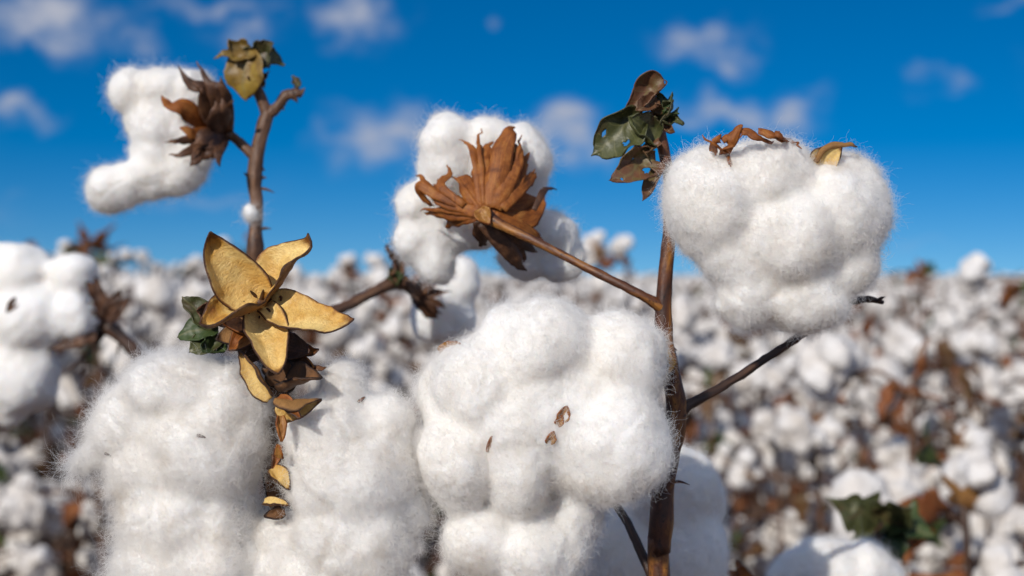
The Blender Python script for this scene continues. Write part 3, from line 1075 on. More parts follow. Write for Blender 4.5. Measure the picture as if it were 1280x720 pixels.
    leaf(root, P(826, 203, .503), P(763, 222, .495), .0078, (0.0, -1, 0.25), 34, LEAF_BROWN, 0.85, [(0.34, 0.76, 0.13), (0.52, 0.25, 0.05), (0.80, 0.55, 0.04)], .10, lobes=False)
    leaf(root, P(826, 205, .503), P(806, 254, .497), .0030, (-0.5, -1, 0.1), 35, LEAF_BROWN, 0.8, (), .06, lobes=False)
    for i, (x, y, x2, y2, w, m) in enumerate(((828, 150, 850, 128, .0042, LEAF_GREEN), (828, 152, 853, 148, .0036, LEAF_GREEN), (822, 140, 835, 118, .0036, LEAF_FIELD),
                                              (818, 145, 816, 124, .0035, LEAF_BROWN), (826, 160, 842, 168, .0026, LEAF_BROWN), (818, 170, 806, 196, .0030, LEAF_BROWN), (835, 145, 846, 140, .003, LEAF_FIELD))):
        leaf(root, P(x, y, .503), P(x2, y2, .497), w, (0.1 * i - .3, -1, 0.4), 40 + i, m, 0.8, (), .14)
    return root


# ------------------------------------------------------------------ the tall cotton plant behind, on the left
def plant_tall():
    d = 0.62
    k = d / F
    b0 = P(318, 720, d)
    root = thing("cotton_plant", "slender brown cotton plant at upper left with drooping boll and yellowed leaf at its top",
                 "cotton plant", (b0[0], d, 0))
    pt = lambda x, y: P(x, y, d)
    path = [(b0[0] - 0.01, d + .01, -0.02), (b0[0] + 0.006, d, .35), (b0[0], d, .7)] + [tuple(pt(x, y)) for x, y in ((322, 640), (318, 540), (320, 440), (318, 360), (319, 300), (321, 260), (318, 230), (321, 195), (329, 160), (335, 140))]
    branch(root, path, [0.0075, .006, .005] + [x * k for x in (9, 9, 8.6, 8.4, 8.2, 8.0, 8.8, 8.8, 8.6, 8)], 51, STEM_GREY, "stem", nodes=((0.945, 0.35), (0.875, 0.2)), rough=0.13, sides=18,
           thorns=[(pt(322, 288), pt(339, 286), .0010), (pt(318, 224), pt(305, 216), .0016), (pt(322, 236), pt(343, 241), .0009), (pt(320, 225), pt(333, 222), .0014), (pt(322, 205), pt(331, 214), .0013)])
    branch(root, [pt(334, 144), pt(326, 122), pt(318, 104), pt(316, 88)], [x * k for x in (7.5, 7, 6.5, 6)], 52, STEM_GREY)
    branch(root, [pt(334, 143), pt(346, 134), pt(356, 120), pt(366, 117), pt(376, 117)], [x * k for x in (8, 6.5, 6, 6.5, 5)], 53, STEM_GREY, rough=.2,
           thorns=[(pt(371, 115), pt(370, 97), .0012), (pt(376, 117), pt(381, 110), .0012), (pt(366, 120), pt(372, 128), .0016), (pt(351, 128), pt(355, 138), .0012)])
    leaf(root, pt(374, 108), pt(366, 92), .0022, (0, -1, .3), 54, LEAF_GREEN, .8, (), .1)
    # leaf cluster at the top
    leaf(root, P(310, 62, .615), P(297, 112, .607), .0100, (-0.3, -1, 0.3), 55, LEAF_YELLOW, .45, (), .05, lobes=False, label="yellowed leaf hanging at the tip")
    leaf(root, P(318, 66, .617), P(266, 74, .612), .0066, (-0.2, -1, 0.5), 56, LEAF_YELLOW, .7, (), .12)
    leaf(root, P(318, 76, .62), P(345, 50, .615), .0076, (0.2, -1, 0.2), 57, LEAF_GREEN, .7, (), .12)
    leaf(root, P(320, 72, .62), P(356, 74, .617), .0066, (0.3, -1, 0.4), 58, LEAF_GREEN, .7, (), .12)
    leaf(root, P(320, 84, .622), P(324, 62, .622), .0075, (0.5, -1, 0.4), 59, LEAF_BROWN, .8, (), .12)
    leaf(root, P(318, 92, .617), P(328, 112, .615), .0052, (0.5, -1, 0.1), 60, LEAF_BROWN, .8, (), .12)
    # boll
    branch(root, [pt(319, 196), P(306, 184, .62), P(292, 172, .622), P(282, 166, .622)], [x * k for x in (7.5, 6.5, 6, 8)], 61, STEM_GREY)
    b = hero_boll(root, 0.622, [
        (166, 114, 26, 30, 0, 30), (205, 116, 36, 34, 0, 36), (236, 118, 30, 34, 4, 36), (196, 158, 34, 30, -4, 34), (232, 160, 32, 36, 6, 36),
        (186, 222, 34, 28, 0, 32, -18), (138, 238, 29, 30, 0, 30), (158, 232, 28, 28, 0, 30), (228, 206, 32, 26, 4, 32, 20), (252, 122, 24, 36, 6, 30), (200, 190, 36, 24, 2, 32), (208, 140, 46, 46, 2, 34), (180, 222, 56, 26, 2, 28, 20), (242, 180, 28, 40, 4, 34), (222, 214, 40, 32, 2, 34, 20), (190, 148, 32, 36, 4, 32), (206, 190, 36, 26, 4, 30)],
        62, 55000, label="boll with one lock drooping to lower left")
    fringed_bracts(b, [
        (BRACT_DARK, [(56, [(330, 385), (290, 290), (240, 190), (180, 160), (120, 90)]), (60, [(335, 385), (310, 270), (270, 180), (215, 110)]), (52, [(340, 385), (335, 270), (310, 190), (290, 160)]),
                      (64, [(330, 385), (260, 290), (240, 200), (200, 170)]), (70, [(330, 385), (290, 310), (280, 230)]), (60, [(335, 385), (325, 300), (318, 230)])]),
        (BRACT, [(66, [(320, 380), (230, 330), (150, 270), (80, 260), (45, 205)]), (38, [(310, 380), (250, 380), (190, 385), (150, 365), (135, 350)])]),
        (BRACT_DARK, [(34, [(310, 385), (230, 410), (120, 415), (50, 425)]), (32, [(310, 395), (230, 430), (150, 470), (85, 485)]), (46, [(320, 400), (240, 440), (190, 500), (165, 525)]),
                      (42, [(320, 400), (270, 460), (225, 505)]), (38, [(330, 395), (300, 460), (305, 530)]), (54, [(325, 395), (290, 450), (275, 500)]),
                      (16, [(335, 330), (345, 260), (375, 245)]), (64, [(325, 380), (250, 400), (180, 430)]), (60, [(325, 385), (270, 420), (220, 450)])])],
        lambda t: .622 - .021 * math.sin(min(t * 2.2, math.pi / 2)), .61, (0.3, -1, 0.1), None, (.2778, .2778), (190, 60))
    # scrap of lint caught on the stem
    hero_boll(root, d, [(314, 268, 9, 11, -8, 9), (311, 262, 6, 7, -8, 6)], 66, 1500, voxel=.001, length=.006, label="small scrap of lint caught on the stem")
    # right branch with its own boll
    branch(root, [pt(320, 430), P(360, 408, .64), P(420, 388, .665), P(462, 368, .68), P(497, 352, .69), P(524, 370, .70)], [x * k for x in (8, 8, 7.5, 7, 8, 7)], 67, STEM_GREY, nodes=((0.85, .35),), rough=.16,
           thorns=[(P(497, 352, .69), P(490, 322, .69), .0014), (P(496, 352, .69), P(488, 298, .70), .0012), (P(508, 360, .695), P(524, 376, .69), .0016)])
    for i, (x2, y2, m) in enumerate(((486, 334, LEAF_FIELD), (503, 340, LEAF_FIELD), (482, 350, LEAF_GREEN), (516, 352, LEAF_BROWN), (492, 300, LEAF_BROWN))):
        leaf(root, P(496, 352, .688), P(x2, y2, .682), .004, (0.2 * i - .4, -1, .4), 70 + i, m, .8, (), .14)
    b = hero_boll(root, 0.74, [(548, 384, 36, 46, 0, 40), (575, 352, 26, 36, 4, 32), (535, 400, 26, 28, 0, 30), (568, 402, 28, 28, 2, 30)], 75, 12000, voxel=.0016,
                  label="blurred boll on the right branch")
    bract_ring(b, P(524, 370, .70), (0.6, 0.7, 0.1), .012, .014, 76, BRACT_DARK, n=3, teeth=5)
    return root


# ------------------------------------------------------------------ front cotton plant with the golden open boll
def plant_front():
    d = 0.475
    k = d / F
    b0 = P(345, 720, .50)
    root = thing("cotton_plant", "cotton plant at lower left with empty golden star-shaped boll above heaps of fluffy lint",
                 "cotton plant", (b0[0], .505, 0))
    branch(root, [(b0[0], .515, -.02), (b0[0] + .008, .505, .35), (b0[0] - .004, .503, .65), P(350, 700, .50), P(345, 620, .498), P(340, 545, .494), P(336, 490, .488), P(330, 440, .482), P(327, 395, .476)],
           [.008, .0065, .0055, .0042, .004, .0036, .0032, .003, .0032], 81, STEM_DARK, "stem", rough=.12)
    # empty golden boll
    hub = MB()
    B = P(326, 379, .468)
    v = ICO3[0] * np.array((.0028, .0026, .0026)) * (1 + .15 * fbm(ICO3[0] * 3, 2, 5)[:, None]) + B
    hub.add(v, ICO3[1])
    for a in range(7):
        an = a * .9 + .3
        tube(hub, [B, B + np.array((math.cos(an) * .0035, -.0035, math.sin(an) * .0035)), B + np.array((math.cos(an) * .0048, -.0055, math.sin(an) * .0048))], [.0009, .0006, .0002], 6, 3)
    bur = hub.build("bur", GOLD_BACK, root)
    bur['label'] = "empty golden boll opened like a star"
    c = lambda x, y, dd, x2, y2, d2, w, f, sd_, **kw: carpel(bur, P(x, y, dd), P(x2, y2, d2), w, f, sd_, **kw)
    c(324, 378, .466, 262, 291, .452, .0094, (0.55, -1, -0.25), 1, cup=.75, curl=.15, tipcurl=1.1, bow=-.30)
    c(329, 376, .467, 385, 293, .462, .0088, (-0.85, -.45, -0.15), 2, cup=.75, curl=.25, tipcurl=.9, bow=-.2)
    c(330, 381, .466, 442, 399, .456, .0080, (0.05, -.75, 0.65), 3, cup=.6, curl=.15, tipcurl=.6, bow=.22)
    c(326, 384, .465, 346, 466, .447, .0078, (0.25, -1, 0.20), 4, cup=.75, curl=.1, tipcurl=.9)
    c(320, 383, .466, 250, 405, .446, .0082, (0.2, -.45, 1.0), 5, cup=.85, curl=.35, tipcurl=.9)
    # older boll below, half hidden by lint
    hub2 = MB()
    B2 = P(345, 482, .474)
    hub2.add(ICO3[0] * .0038 * (1 + .2 * fbm(ICO3[0] * 3, 2, 6)[:, None]) + B2, ICO3[1])
    bur2 = hub2.build("bur", BROWN_WALL, root)
    e = lambda x, y, dd, x2, y2, d2, w, f, sd_, **kw: carpel(bur2, P(x, y, dd), P(x2, y2, d2), w, f, sd_, **kw)
    e(342, 496, .464, 298, 438, .464, .0044, (-0.9, -.8, 0.5), 11, cup=.95, curl=.3, tipcurl=.4)
    e(346, 498, .455, 400, 500, .456, .0070, (0.1, -.5, -1.0), 12, cup=.9, curl=.7, tipcurl=.2)
    e(356, 488, .464, 402, 472, .455, .0060, (0.0, -.5, 0.9), 13, cup=.9, curl=.3, tipcurl=.2, mats=[BROWN_WALL, BROWN_WALL])
    e(348, 496, .455, 376, 522, .446, .0022, (0.4, -1, 0.4), 14, cup=.6, curl=.4, mats=[BRACT, BRACT_DARK])
    e(350, 484, .468, 362, 450, .466, .0060, (0.1, -1, 0.4), 15, cup=.8, mats=[BROWN_WALL, BROWN_WALL])
    # dark withered bracts between the two
    for i, (x, y, x2, y2, w, m) in enumerate(((330, 405, 286, 438, .0055, [BRACT, BRACT_DARK]), (322, 410, 270, 424, .0048, [GOLD_BACK, BROWN_WALL]), (334, 420, 300, 456, .005, [BROWN_WALL, BRACT_DARK]),
                                              (350, 430, 386, 440, .005, [BRACT_DARK, BRACT_DARK]), (352, 440, 398, 437, .003, [BRACT, BRACT_DARK]), (350, 452, 392, 458, .0042, [BRACT_DARK, BRACT]), (356, 462, 406, 460, .0016, [BRACT_DARK, BRACT_DARK]),
                                              (318, 402, 276, 398, .0052, [BRACT_DARK, BRACT]), (338, 455, 362, 478, .005, [BROWN_WALL, BROWN_WALL]), (320, 388, 352, 372, .0028, [BRACT_DARK, BRACT_DARK]), (322, 376, 312, 350, .002, [BRACT_DARK, BRACT_DARK]))):
        carpel(bur2, P(x, y, .474), P(x2, y2, .464 + .001 * (i % 3)), w, (0.2 * (i % 3) - .2, -1, .5 - .3 * (i % 2)), 20 + i, name="bract", mats=m, cup=.6, curl=.3)
    for i, (x, y, x2, y2, w, m) in enumerate(((270, 405, 232, 372, .0040, LEAF_GREEN), (272, 410, 226, 412, .0045, LEAF_FIELD), (276, 420, 236, 440, .0042, LEAF_GREEN), (280, 425, 250, 448, .0036, LEAF_FIELD), (270, 400, 244, 388, .0036, LEAF_BROWN))):
        leaf(root, P(x, y, .472), P(x2, y2, .466), w * 1.15, (-.2 + .15 * i, -1, .5), 90 + i, m, .6, (), .06, lobes=False)
    branch(root, [P(330, 420, .48), P(300, 412, .476), P(268, 402, .473)], [.0016, .0014, .001], 95, STEM_DARK)

    # heaps of lint
    b = hero_boll(root, 0.475, [
        (235, 486, 78, 42, 6, 60, 4), (290, 500, 55, 48, 4, 56), (165, 530, 62, 44, 8, 44, 38), (120, 568, 36, 22, 6, 24, 38), (96, 582, 12, 9, 4, 9, 30),
        (260, 560, 80, 72, -8, 70), (200, 590, 66, 56, 2, 56), (215, 650, 66, 66, 0, 60), (276, 640, 50, 60, 6, 56), (190, 712, 50, 56, 0, 50),
        (262, 715, 76, 62, -4, 60), (225, 790, 70, 60, 4, 60), (330, 690, 44, 48, 26, 40), (232, 610, 86, 150, 6, 60)],
        101, 200000, rise=.62, length=.0072, comb=(-0.9, -0.1, -0.45), rough=.0019, label="left heap of loose lint with a dirty pulled-out tip")
    for x, y, x2, y2, w in ((246, 544, 256, 547, .0004), (286, 452, 294, 456, .0003), (130, 566, 138, 570, .0003)):
        carpel(b, on_lint(x, y, .0005), on_lint(x2, y2, .0008), w, (0, -1, 0), 3, name="trash_fleck", mats=[BRACT_DARK, BRACT_DARK])
    b = hero_boll(root, 0.472, [
        (428, 484, 34, 32, 4, 34), (412, 542, 54, 56, -6, 56), (414, 590, 54, 70, -8, 58), (450, 600, 62, 80, -2, 62), (484, 536, 40, 46, 8, 44),
        (502, 610, 30, 66, 10, 40, 6), (440, 680, 78, 70, -4, 66), (400, 740, 70, 60, 4, 60), (470, 760, 50, 60, 8, 50), (352, 682, 40, 42, 20, 40), (350, 720, 56, 40, 14, 50), (446, 620, 68, 130, 4, 52)],
        102, 190000, length=.0062, rough=.0017, label="right heap of bright lint under the golden boll")
    for x, y, x2, y2, dd, w, f, sd_, mm in ((340, 586, 362, 612, .463, .0032, (.5, -1, .5), 2, None),
                                        (330, 628, 362, 632, .467, .0022, (0, -.7, 1), 4, None), (348, 556, 340, 588, .465, .0016, (.5, -1, 0), 5, [BRACT, BRACT_DARK]), (352, 572, 347, 556, .457, .0016, (-.5, -1, 0), 6, [CHAFF, BRACT]),
                                        (356, 640, 330, 645, .468, .0022, (0, -1, .2), 7, [BROWN_WALL, BROWN_WALL]), (350, 520, 352, 552, .455, .0018, (.4, -1, 0), 8, [CHAFF, BRACT]),
                                        (346, 470, 344, 660, .482, .006, (0, -1, .2), 10, [BROWN_WALL, BROWN_WALL])):
        carpel(b, P(x, y, dd), P(x2, y2, dd - .002), w, f, sd_, mats=mm, cup=.75, tipcurl=.2)
    carpel(b, on_lint(447, 503), on_lint(456, 496, .0008), .0005, (0, -1, .3), 3, name="trash_fleck", mats=[BRACT, BRACT_DARK])
    return root


def plant_edge():
    d = 0.86
    k = d / F
    b0 = P(182, 720, d)
    root = thing("cotton_plant", "blurred cotton plant at left edge, big boll with spiky dark bracts",
                 "cotton plant", (b0[0] + .02, d + .05, 0))
    branch(root, [(b0[0] + .02, d + .05, -.02), (b0[0] + .03, d + .05, .4), (b0[0] + .02, d + .04, .75), P(215, 500, d), P(180, 455, d), P(155, 425, d), P(134, 408, d)],
           [.008, .006, .005, .0045, .0042, .004, .005], 111, STEM_DARK, "stem", rough=.14,
           thorns=[(P(134, 410, d), P(112, 440, d), .0018), (P(112, 440, d), P(76, 470, d - .01), .0012), (P(150, 428, d), P(146, 446, d), .0012), (P(105, 462, d), P(98, 474, d), .001)])
    b = hero_boll(root, d, [(25, 340, 46, 38, 0, 42), (92, 342, 32, 28, -4, 32), (38, 398, 56, 48, -4, 50), (92, 396, 36, 34, -6, 36), (24, 470, 52, 52, 0, 50), (-30, 400, 50, 60, 6, 50), (-20, 340, 40, 40, 0, 40), (10, 505, 30, 30, 0, 30)],
                  112, 20000, voxel=.0018, label="big out-of-focus boll cut by the left edge")
    bract_ring(b, P(134, 400, d), (-1, -.05, .1), .014, .022, 113, BRACT_DARK, n=3, teeth=5, flare=.5)
    for i, (x, y, x2, y2) in enumerate(((134, 400, 150, 362), (136, 400, 162, 372), (130, 395, 118, 345), (120, 420, 60, 436), (130, 380, 108, 352))):
        carpel(b, P(x, y, d - .012), P(x2, y2, d - .016), .0042, (.2, -1, .3), 114 + i, mats=[BRACT_DARK, BROWN_WALL], cup=.6)
    carpel(b, on_lint(22, 374, -.001), on_lint(8, 390, .001), .003, (.2, -1, .3), 120, mats=[BRACT_DARK, BROWN_WALL], cup=.6)
    return root


def plant_corner():
    d = 0.66
    b0 = P(1040, 760, d)
    root = thing("cotton_plant", "low cotton plant at bottom right whose rounded boll just enters the frame",
                 "cotton plant", (b0[0], d + .03, 0))
    branch(root, [(b0[0], d + .03, -.02), (b0[0] + .01, d + .03, .4), (b0[0] - .005, d + .03, .68), P(1010, 800, d + .02), P(1030, 760, d + .01)], [.008, .0065, .005, .0045, .005], 121, STEM_DARK, "stem", rough=.12)
    b = hero_boll(root, d, [(1035, 716, 68, 44, 0, 50), (1080, 712, 38, 34, 0, 40), (1000, 722, 36, 34, 0, 40), (1045, 770, 80, 50, 0, 56), (1042, 722, 84, 40, 4, 50)], 122, 70000, rough=.0005, label="rounded boll at the bottom of the frame")
    branch(root, [P(1060, 790, .70), P(1085, 720, .78), P(1100, 660, .84), P(1120, 640, .86)], [.0032, .003, .0026, .002], 123, STEM_DARK)
    for i, (x, y, x2, y2, w, m) in enumerate(((1096, 655, 1045, 624, .016, LEAF_GREEN), (1100, 652, 1146, 628, .015, LEAF_GREEN), (1098, 660, 1128, 700, .014, LEAF_FIELD), (1112, 650, 1172, 672, .013, LEAF_FIELD), (1098, 662, 1064, 668, .010, LEAF_GREEN))):
        leaf(root, P(x, y, .84), P(x2, y2, .82), w, (.3 - .2 * i, -.6, .8 if i > 1 else .1), 130 + i, m, .5, (), .07)
    for i, (x, y, x2, y2) in enumerate(((1078, 694, 1086, 682), (950, 735, 905, 712), (960, 730, 985, 706), (940, 740, 920, 700))):
        carpel(b, P(x, y, d + .004), P(x2, y2, d), .0034, (.2, -1, .3), 124 + i, mats=[BRACT, BRACT_DARK], cup=.6)
    return root


plant_forked()
plant_tall()
plant_front()
plant_edge()
plant_corner()

# ------------------------------------------------------------------ the field behind
rng = random.Random(5)


def field_boll_shape(seed, voxel, locks=5, droop=0.4):
    """open boll of the field, +z out of the stalk, about 7 cm over"""
    r = random.Random(seed)
    bl = []
    for k in range(locks):
        a = 2 * math.pi * k / locks + r.uniform(-.3, .3)
        s = r.uniform(.014, .020)
        R = r.uniform(.014, .021)
        bl.append(((math.cos(a) * R, math.sin(a) * R, .024 + r.uniform(-.006, .01)), (s * r.uniform(.9, 1.2), s, s * r.uniform(1.1, 1.5)), r.uniform(-40, 40)))
    bl.append(((0, 0, .03), (.018, .018, .016), 0))
    for _ in range(2):
        if r.random() < droop:
            a = r.uniform(0, 6.28)
            bl.append(((math.cos(a) * .034, math.sin(a) * .034, .018 + r.uniform(-.01, .012)), (.015, .014, .019), r.uniform(-40, 40)))
    return lint_shape(bl, voxel, 2, [(.016, .0022), (.006, .0011)], seed)


def field_bur(mb, seed, mat, lo=False):
    r = random.Random(seed)
    for k in range(5):
        a = 2 * math.pi * k / 5 + r.uniform(-.2, .2)
        L = r.uniform(.026, .040)
        b = np.array((0, 0, .002))
        t = np.array((math.cos(a) * L * .95, math.sin(a) * L * .95, L * r.uniform(.15, .65)))
        G = carpel_grid(L, .0105, .5, .2, .5, seed + k, 8 if lo else 12, 5 if lo else 7)
        sheet(mb, G, .0008, mat, frame(b, t, (0, 0, 1)))
    return mb


def crumpled(mb, base, tip, width, seed, mat, nu=9, nv=7):
    base, tip = np.asarray(base), np.asarray(tip)
    G = leaf_grid(np.linalg.norm(tip - base), width, seed, .6, True, nu, nv, .12)
    r = random.Random(seed)
    sheet(mb, G, .0006, mat, frame(base, tip, (r.uniform(-1, 1), r.uniform(-1, .2), r.uniform(.2, 1))))


BOLL_SHAPES = [field_boll_shape(200 + i, .0030, 5 if i % 3 else 4, .6) for i in range(7)]
BOLL_LOW = [field_boll_shape(300 + i, .0062, 5 if i % 3 else 4, .6) for i in range(5)]
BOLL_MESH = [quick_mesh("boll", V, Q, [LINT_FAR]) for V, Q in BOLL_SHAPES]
BUR_MESH = [field_bur(MB(), 400 + i, 0).mesh("bur", [BROWN_WALL if i % 2 else GOLD_BACK]) for i in range(4)]
LEAF_MESH = []
for i in range(6):
    mb = MB()
    crumpled(mb, (0, 0, 0), (.05 + .006 * i, 0, -.02), .020 + .002 * (i % 3), 500 + i, 0, 14, 11)
    LEAF_MESH.append(mb.mesh("leaf", [(LEAF_RUST, LEAF_RUST, LEAF_FIELD, LEAF_BROWN, LEAF_RUST, LEAF_RUST)[i]]))


def skeleton(seed, H, spread=.20, first=.22, leafy=False):
    """stem path, branch paths and boll/leaf sites of a field plant with its foot at the origin"""
    r = random.Random(seed)
    stem = [np.array((0, 0, -.02))]
    m = 7
    lx, ly = r.uniform(-.05, .05), r.uniform(-.05, .05)
    for i in range(1, m + 1):
        t = i / m
        stem.append(np.array((lx * t * t + r.uniform(-.008, .008), ly * t * t + r.uniform(-.008, .008), H * t)))
    def at(t):
        q = t * m
        i = min(int(q), m - 1)
        return stem[i] * (1 - (q - i)) + stem[i + 1] * (q - i)
    br, bolls, leaves = [], [], []
    n = 10
    for j in range(n):
        t = first + (0.98 - first) * j / (n - 1) + r.uniform(-.02, .02)
        t = min(t, .99)
        a = j * 2.4 + r.uniform(-.5, .5)
        ln = spread * (1.15 - .75 * t) * r.uniform(.6, 1.25)
        p0 = at(t)
        dirv = np.array((math.cos(a), math.sin(a), r.uniform(.2, .8)))
        p1 = p0 + dirv * ln * .5
        p2 = p0 + dirv * np.array((1, 1, .55)) * ln + np.array((0, 0, -.01))
        br.append([p0, p1, p2])
        ax = nrm(dirv + np.array((r.uniform(-.4, .4), r.uniform(-.4, .4), r.uniform(-1.4, .5))))
        bolls.append((p2, ax, r.uniform(.62, 1.22)))
        if r.random() < .40 and ln > .07:
            ax2 = nrm(np.array((r.uniform(-1, 1), r.uniform(-1, 1), r.uniform(-1.0, .6))))
            bolls.append((p1 + ax2 * .012, ax2, r.uniform(.7, 1.0)))
        for _ in range(1 + (r.random() < .45)):
            q = p0 * .45 + p1 * .55
            leaves.append((q, nrm(np.array((r.uniform(-1, 1), r.uniform(-1, 1), r.uniform(-1.2, .2)))), r.uniform(.6, 1.15)))
    if leafy or r.random() < .45:
        if leafy:
            bolls.pop()
            for q in range(4):
                leaves.append((stem[-1] + np.array((0, 0, -.012 * q)), nrm(np.array((math.cos(q * 2), math.sin(q * 2), .5))), .7))
        leaves.append((stem[-1], nrm(np.array((r.uniform(-.5, .5), r.uniform(-.5, .5), .5))), r.uniform(.5, .8)))
    else:
        bolls.append((stem[-1], nrm(np.array((r.uniform(-.6, .6), r.uniform(-.6, .6), .6))), r.uniform(.75, 1.0)))
    return stem, br, bolls, leaves


def axis_matrix(p, ax, s, spin):
    q = Vector(ax).to_track_quat('Z', 'Y')
    return Matrix.Translation(Vector(p)) @ q.to_matrix().to_4x4() @ Matrix.Rotation(spin, 4, 'Z') @ Matrix.Scale(s, 4)


def stem_mb(mb, stem, br, mat=0, sides=7):
    tube(mb, stem, list(np.linspace(.0068, .0026, len(stem))), sides, 3, mat=mat)
    for p in br:
        tube(mb, p, [.0030, .0026, .0024], 5, 3, mat=mat)
    return mb


def field_plant(seed, H, leafy=False):
    """prototype with parts: a list of (name, mesh, matrix, children)"""
    stem, br, bolls, leaves = skeleton(seed, H, leafy=leafy)
    r = random.Random(seed + 1)
    parts = [("stem", stem_mb(MB(), stem, br).mesh("stem", [STEM_DARK if seed % 2 else STEM_GREY]), Matrix.Identity(4), [])]
    for p, ax, s in bolls:
        parts.append(("boll", r.choice(BOLL_MESH), axis_matrix(p, ax, s, r.uniform(0, 6.28)), [("bur", r.choice(BUR_MESH))]))
    for p, ax, s in leaves:
        parts.append(("leaf", r.choice(LEAF_MESH), Matrix.Translation(Vector(p)) @ Vector(ax).to_track_quat('X', 'Z').to_matrix().to_4x4() @ Matrix.Scale(s, 4), []))
    return parts


def plant_tree(parts, root):
    for name, me, M, kids in parts:
        o = bpy.data.objects.new(name, me)
        COL.objects.link(o)
        o.parent = root
        o.matrix_local = M
        for kn, km in kids:
            c = bpy.data.objects.new(kn, km)
            COL.objects.link(c)
            c.parent = o


def whole_plant(seed, H):
    """the same plant as one mesh, for the distance"""
    stem, br, bolls, leaves = skeleton(seed, H)
    r = random.Random(seed + 1)
    mb = MB()
    stem_mb(mb, stem, br, 0, 5)
    for p, ax, s in bolls:
        V, Q = r.choice(BOLL_LOW)
        M = np.array(axis_matrix(p, ax, s, r.uniform(0, 6.28)))
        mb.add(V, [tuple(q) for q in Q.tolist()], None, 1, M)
        sub = MB()
        field_bur(sub, seed + r.randrange(50), 0, True)
        mb.add(np.concatenate(sub.v), sub.f, np.concatenate(sub.uv), 2, M)
    for p, ax, s in leaves:
        crumpled(mb, p, p + ax * .055 * s, .021 * s, seed + r.randrange(99), 4 if r.random() < .2 else 3)
    return mb.mesh("cotton_plant", [STEM_DARK, LINT_FAR, BROWN_WALL, LEAF_RUST, LEAF_FIELD])


NEAR_LABEL = "blurred cotton plant of the near rows, branches loaded with open white bolls"
MID_LABEL = "small soft-blurred cotton plant of the rows farther back, white with bolls"
NEAR_GROUP = "cotton plants of the near rows"
MID_GROUP = "cotton plants of the farther rows"
protos = [field_plant(600 + i, 0.80 + .03 * (i % 4)) for i in range(9)]
wholes = [whole_plant(700 + i, 0.84 + .03 * (i % 4)) for i in range(7)]
spots = []
tries = 0
while tries < 40000 and len(spots) < 285:
    tries += 1
    y = math.sqrt(rng.uniform(1.35 ** 2, 9.2 ** 2))
    x = rng.uniform(-1, 1) * (.38 * y + .30)
    if y < 1.9 and x < .22:
        continue
    if y < 2.3 and x < -.2:
        continue
    md = .19 if y < 4 else .26
    if any((x - a) ** 2 + (y - b) ** 2 < md * md for a, b in spots):
        continue
    spots.append((x, y))
spots.sort(key=lambda s: s[1])
for i, (x, y) in enumerate(spots):
    tall = (0.125 if x < -.1 * y else -0.02) * min(1, y / 4)
    hs = 1 + tall + rng.uniform(-.10, .09)
    if y < 2.0:
        hs *= .95
    near = y < 3.6
    if near:
        root = thing("cotton_plant", NEAR_LABEL, "cotton plant", (x, y, 0), NEAR_GROUP)
        plant_tree(protos[rng.randrange(len(protos))], root)
    else:
        root = bpy.data.objects.new("cotton_plant", wholes[i % len(wholes)])
        COL.objects.link(root)
        root.location = (x, y, 0)
        root['label'], root['category'], root['group'] = MID_LABEL, "cotton plant", MID_GROUP
    root.rotation_euler = (rng.uniform(-.06, .06), rng.uniform(-.06, .06), rng.uniform(0, 6.28))
    root.scale = (1, 1, hs) if False else (hs, hs, hs)


NEAREST = [(1108, 440, 1.50, "nearest blurred cotton plant on the right, big bolls below the end of the dark branch"),
           (1245, 585, 1.22, "blurred cotton plant with large bolls low at the right edge")]
for i, (px, py, d, lab) in enumerate(NEAREST):
    q = P(px, py, d)
    root = thing("cotton_plant", lab, "cotton plant", (q[0], q[1], 0), NEAR_GROUP)
    plant_tree(field_plant(964 + i, q[2] - .03), root)
TALL = [(90, 283, 2.6, "blurred tall cotton plant whose dark leafy tip rises alone into the sky at far left"),
        (1152, 322, 3.3, "blurred cotton plant with brown leafy tip above the skyline, right of the high round boll"),
        (1270, 328, 2.5, "blurred cotton plant with dark leafy tip above the skyline at the right edge"),
        (806, 296, 2.9, "blurred tall cotton plant with its top above the skyline just left of the red stem")]
for i, (px, py, d, lab) in enumerate(TALL):
    q = P(px, py, d)
    root = thing("cotton_plant", lab, "cotton plant", (q[0], q[1], 0), NEAR_GROUP)
    plant_tree(field_plant(900 + i, q[2] - .03, leafy=i < 3), root)


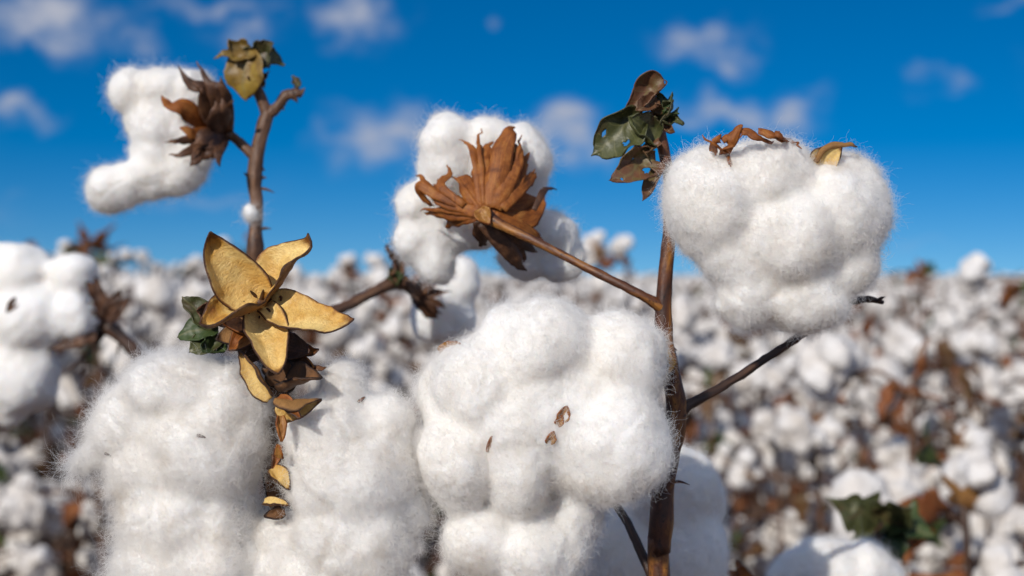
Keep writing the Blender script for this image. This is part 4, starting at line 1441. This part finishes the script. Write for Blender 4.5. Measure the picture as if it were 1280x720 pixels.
def distant_crop():
    """thousands of plants beyond the ones that can be told apart: one object, instanced from a plant of the field"""
    r = np.random.default_rng(9)
    n = 15000
    y = np.sqrt(r.uniform(9.0 ** 2, 90.0 ** 2, n))
    y = np.where(r.random(n) < .45, np.sqrt(r.uniform(81, 30 ** 2, n)), y)
    x = r.uniform(-1, 1, n) * (.42 * y + .6)
    m = 9000                                  # and the same crop to both sides of the view
    y2 = np.sqrt(r.uniform(.3 ** 2, 60.0 ** 2, m))
    y2[: m // 3] = r.uniform(-2, 12, m // 3)
    yy = np.maximum(y2, 0)
    x2 = np.sign(r.uniform(-1, 1, m)) * (.42 * yy + .75 + r.random(m) ** 1.3 * (.8 * yy + 7))
    x, y = np.concatenate([x, x2]), np.concatenate([y, y2])
    n += m
    me = bpy.data.meshes.new("cotton_crop")
    me.vertices.add(n)
    me.vertices.foreach_set('co', np.stack([x, y, 0 * x], 1).astype(np.float32).ravel())
    me.update()
    o = link("cotton_crop", me)
    o['kind'] = 'stuff'
    o['label'] = "far cotton crop reaching the horizon as one white band"
    o['category'] = "cotton crop"
    ng = bpy.data.node_groups.new("crop", 'GeometryNodeTree')
    ng.interface.new_socket("Geometry", in_out='INPUT', socket_type='NodeSocketGeometry')
    ng.interface.new_socket("Geometry", in_out='OUTPUT', socket_type='NodeSocketGeometry')
    gi, go = ng.nodes.new('NodeGroupInput'), ng.nodes.new('NodeGroupOutput')
    join = ng.nodes.new('GeometryNodeJoinGeometry')
    src = [q for q in bpy.data.objects if q.type == 'MESH' and q.name.startswith("cotton_plant")][:7]
    g2i = ng.nodes.new('GeometryNodeGeometryToInstance')
    iop = ng.nodes.new('GeometryNodeInstanceOnPoints')
    m2p = ng.nodes.new('GeometryNodeMeshToPoints')
    g2 = ng.nodes.new('GeometryNodeJoinGeometry')
    for q in src:
        inf = ng.nodes.new('GeometryNodeObjectInfo')
        inf.inputs['Object'].default_value = q
        inf.inputs['As Instance'].default_value = True
        ng.links.new(inf.outputs['Geometry'], g2.inputs[0])
    ng.links.new(gi.outputs[0], m2p.inputs['Mesh'])
    ng.links.new(m2p.outputs[0], iop.inputs['Points'])
    ng.links.new(g2.outputs[0], iop.inputs['Instance'])
    iop.inputs['Pick Instance'].default_value = True
    rv = ng.nodes.new('FunctionNodeRandomValue')
    rv.data_type = 'FLOAT_VECTOR'
    rv.inputs[1].default_value = (.12, .12, 6.283)
    rs = ng.nodes.new('FunctionNodeRandomValue')
    rs.data_type = 'FLOAT'
    rs.inputs[2].default_value = .94
    rs.inputs[3].default_value = 1.10
    ng.links.new(rv.outputs[0], iop.inputs['Rotation'])
    ng.links.new(rs.outputs[1], iop.inputs['Scale'])
    ng.links.new(iop.outputs[0], go.inputs[0])
    ng.nodes.remove(join)
    ng.nodes.remove(g2i)
    md = o.modifiers.new("crop", 'NODES')
    md.node_group = ng


distant_crop()
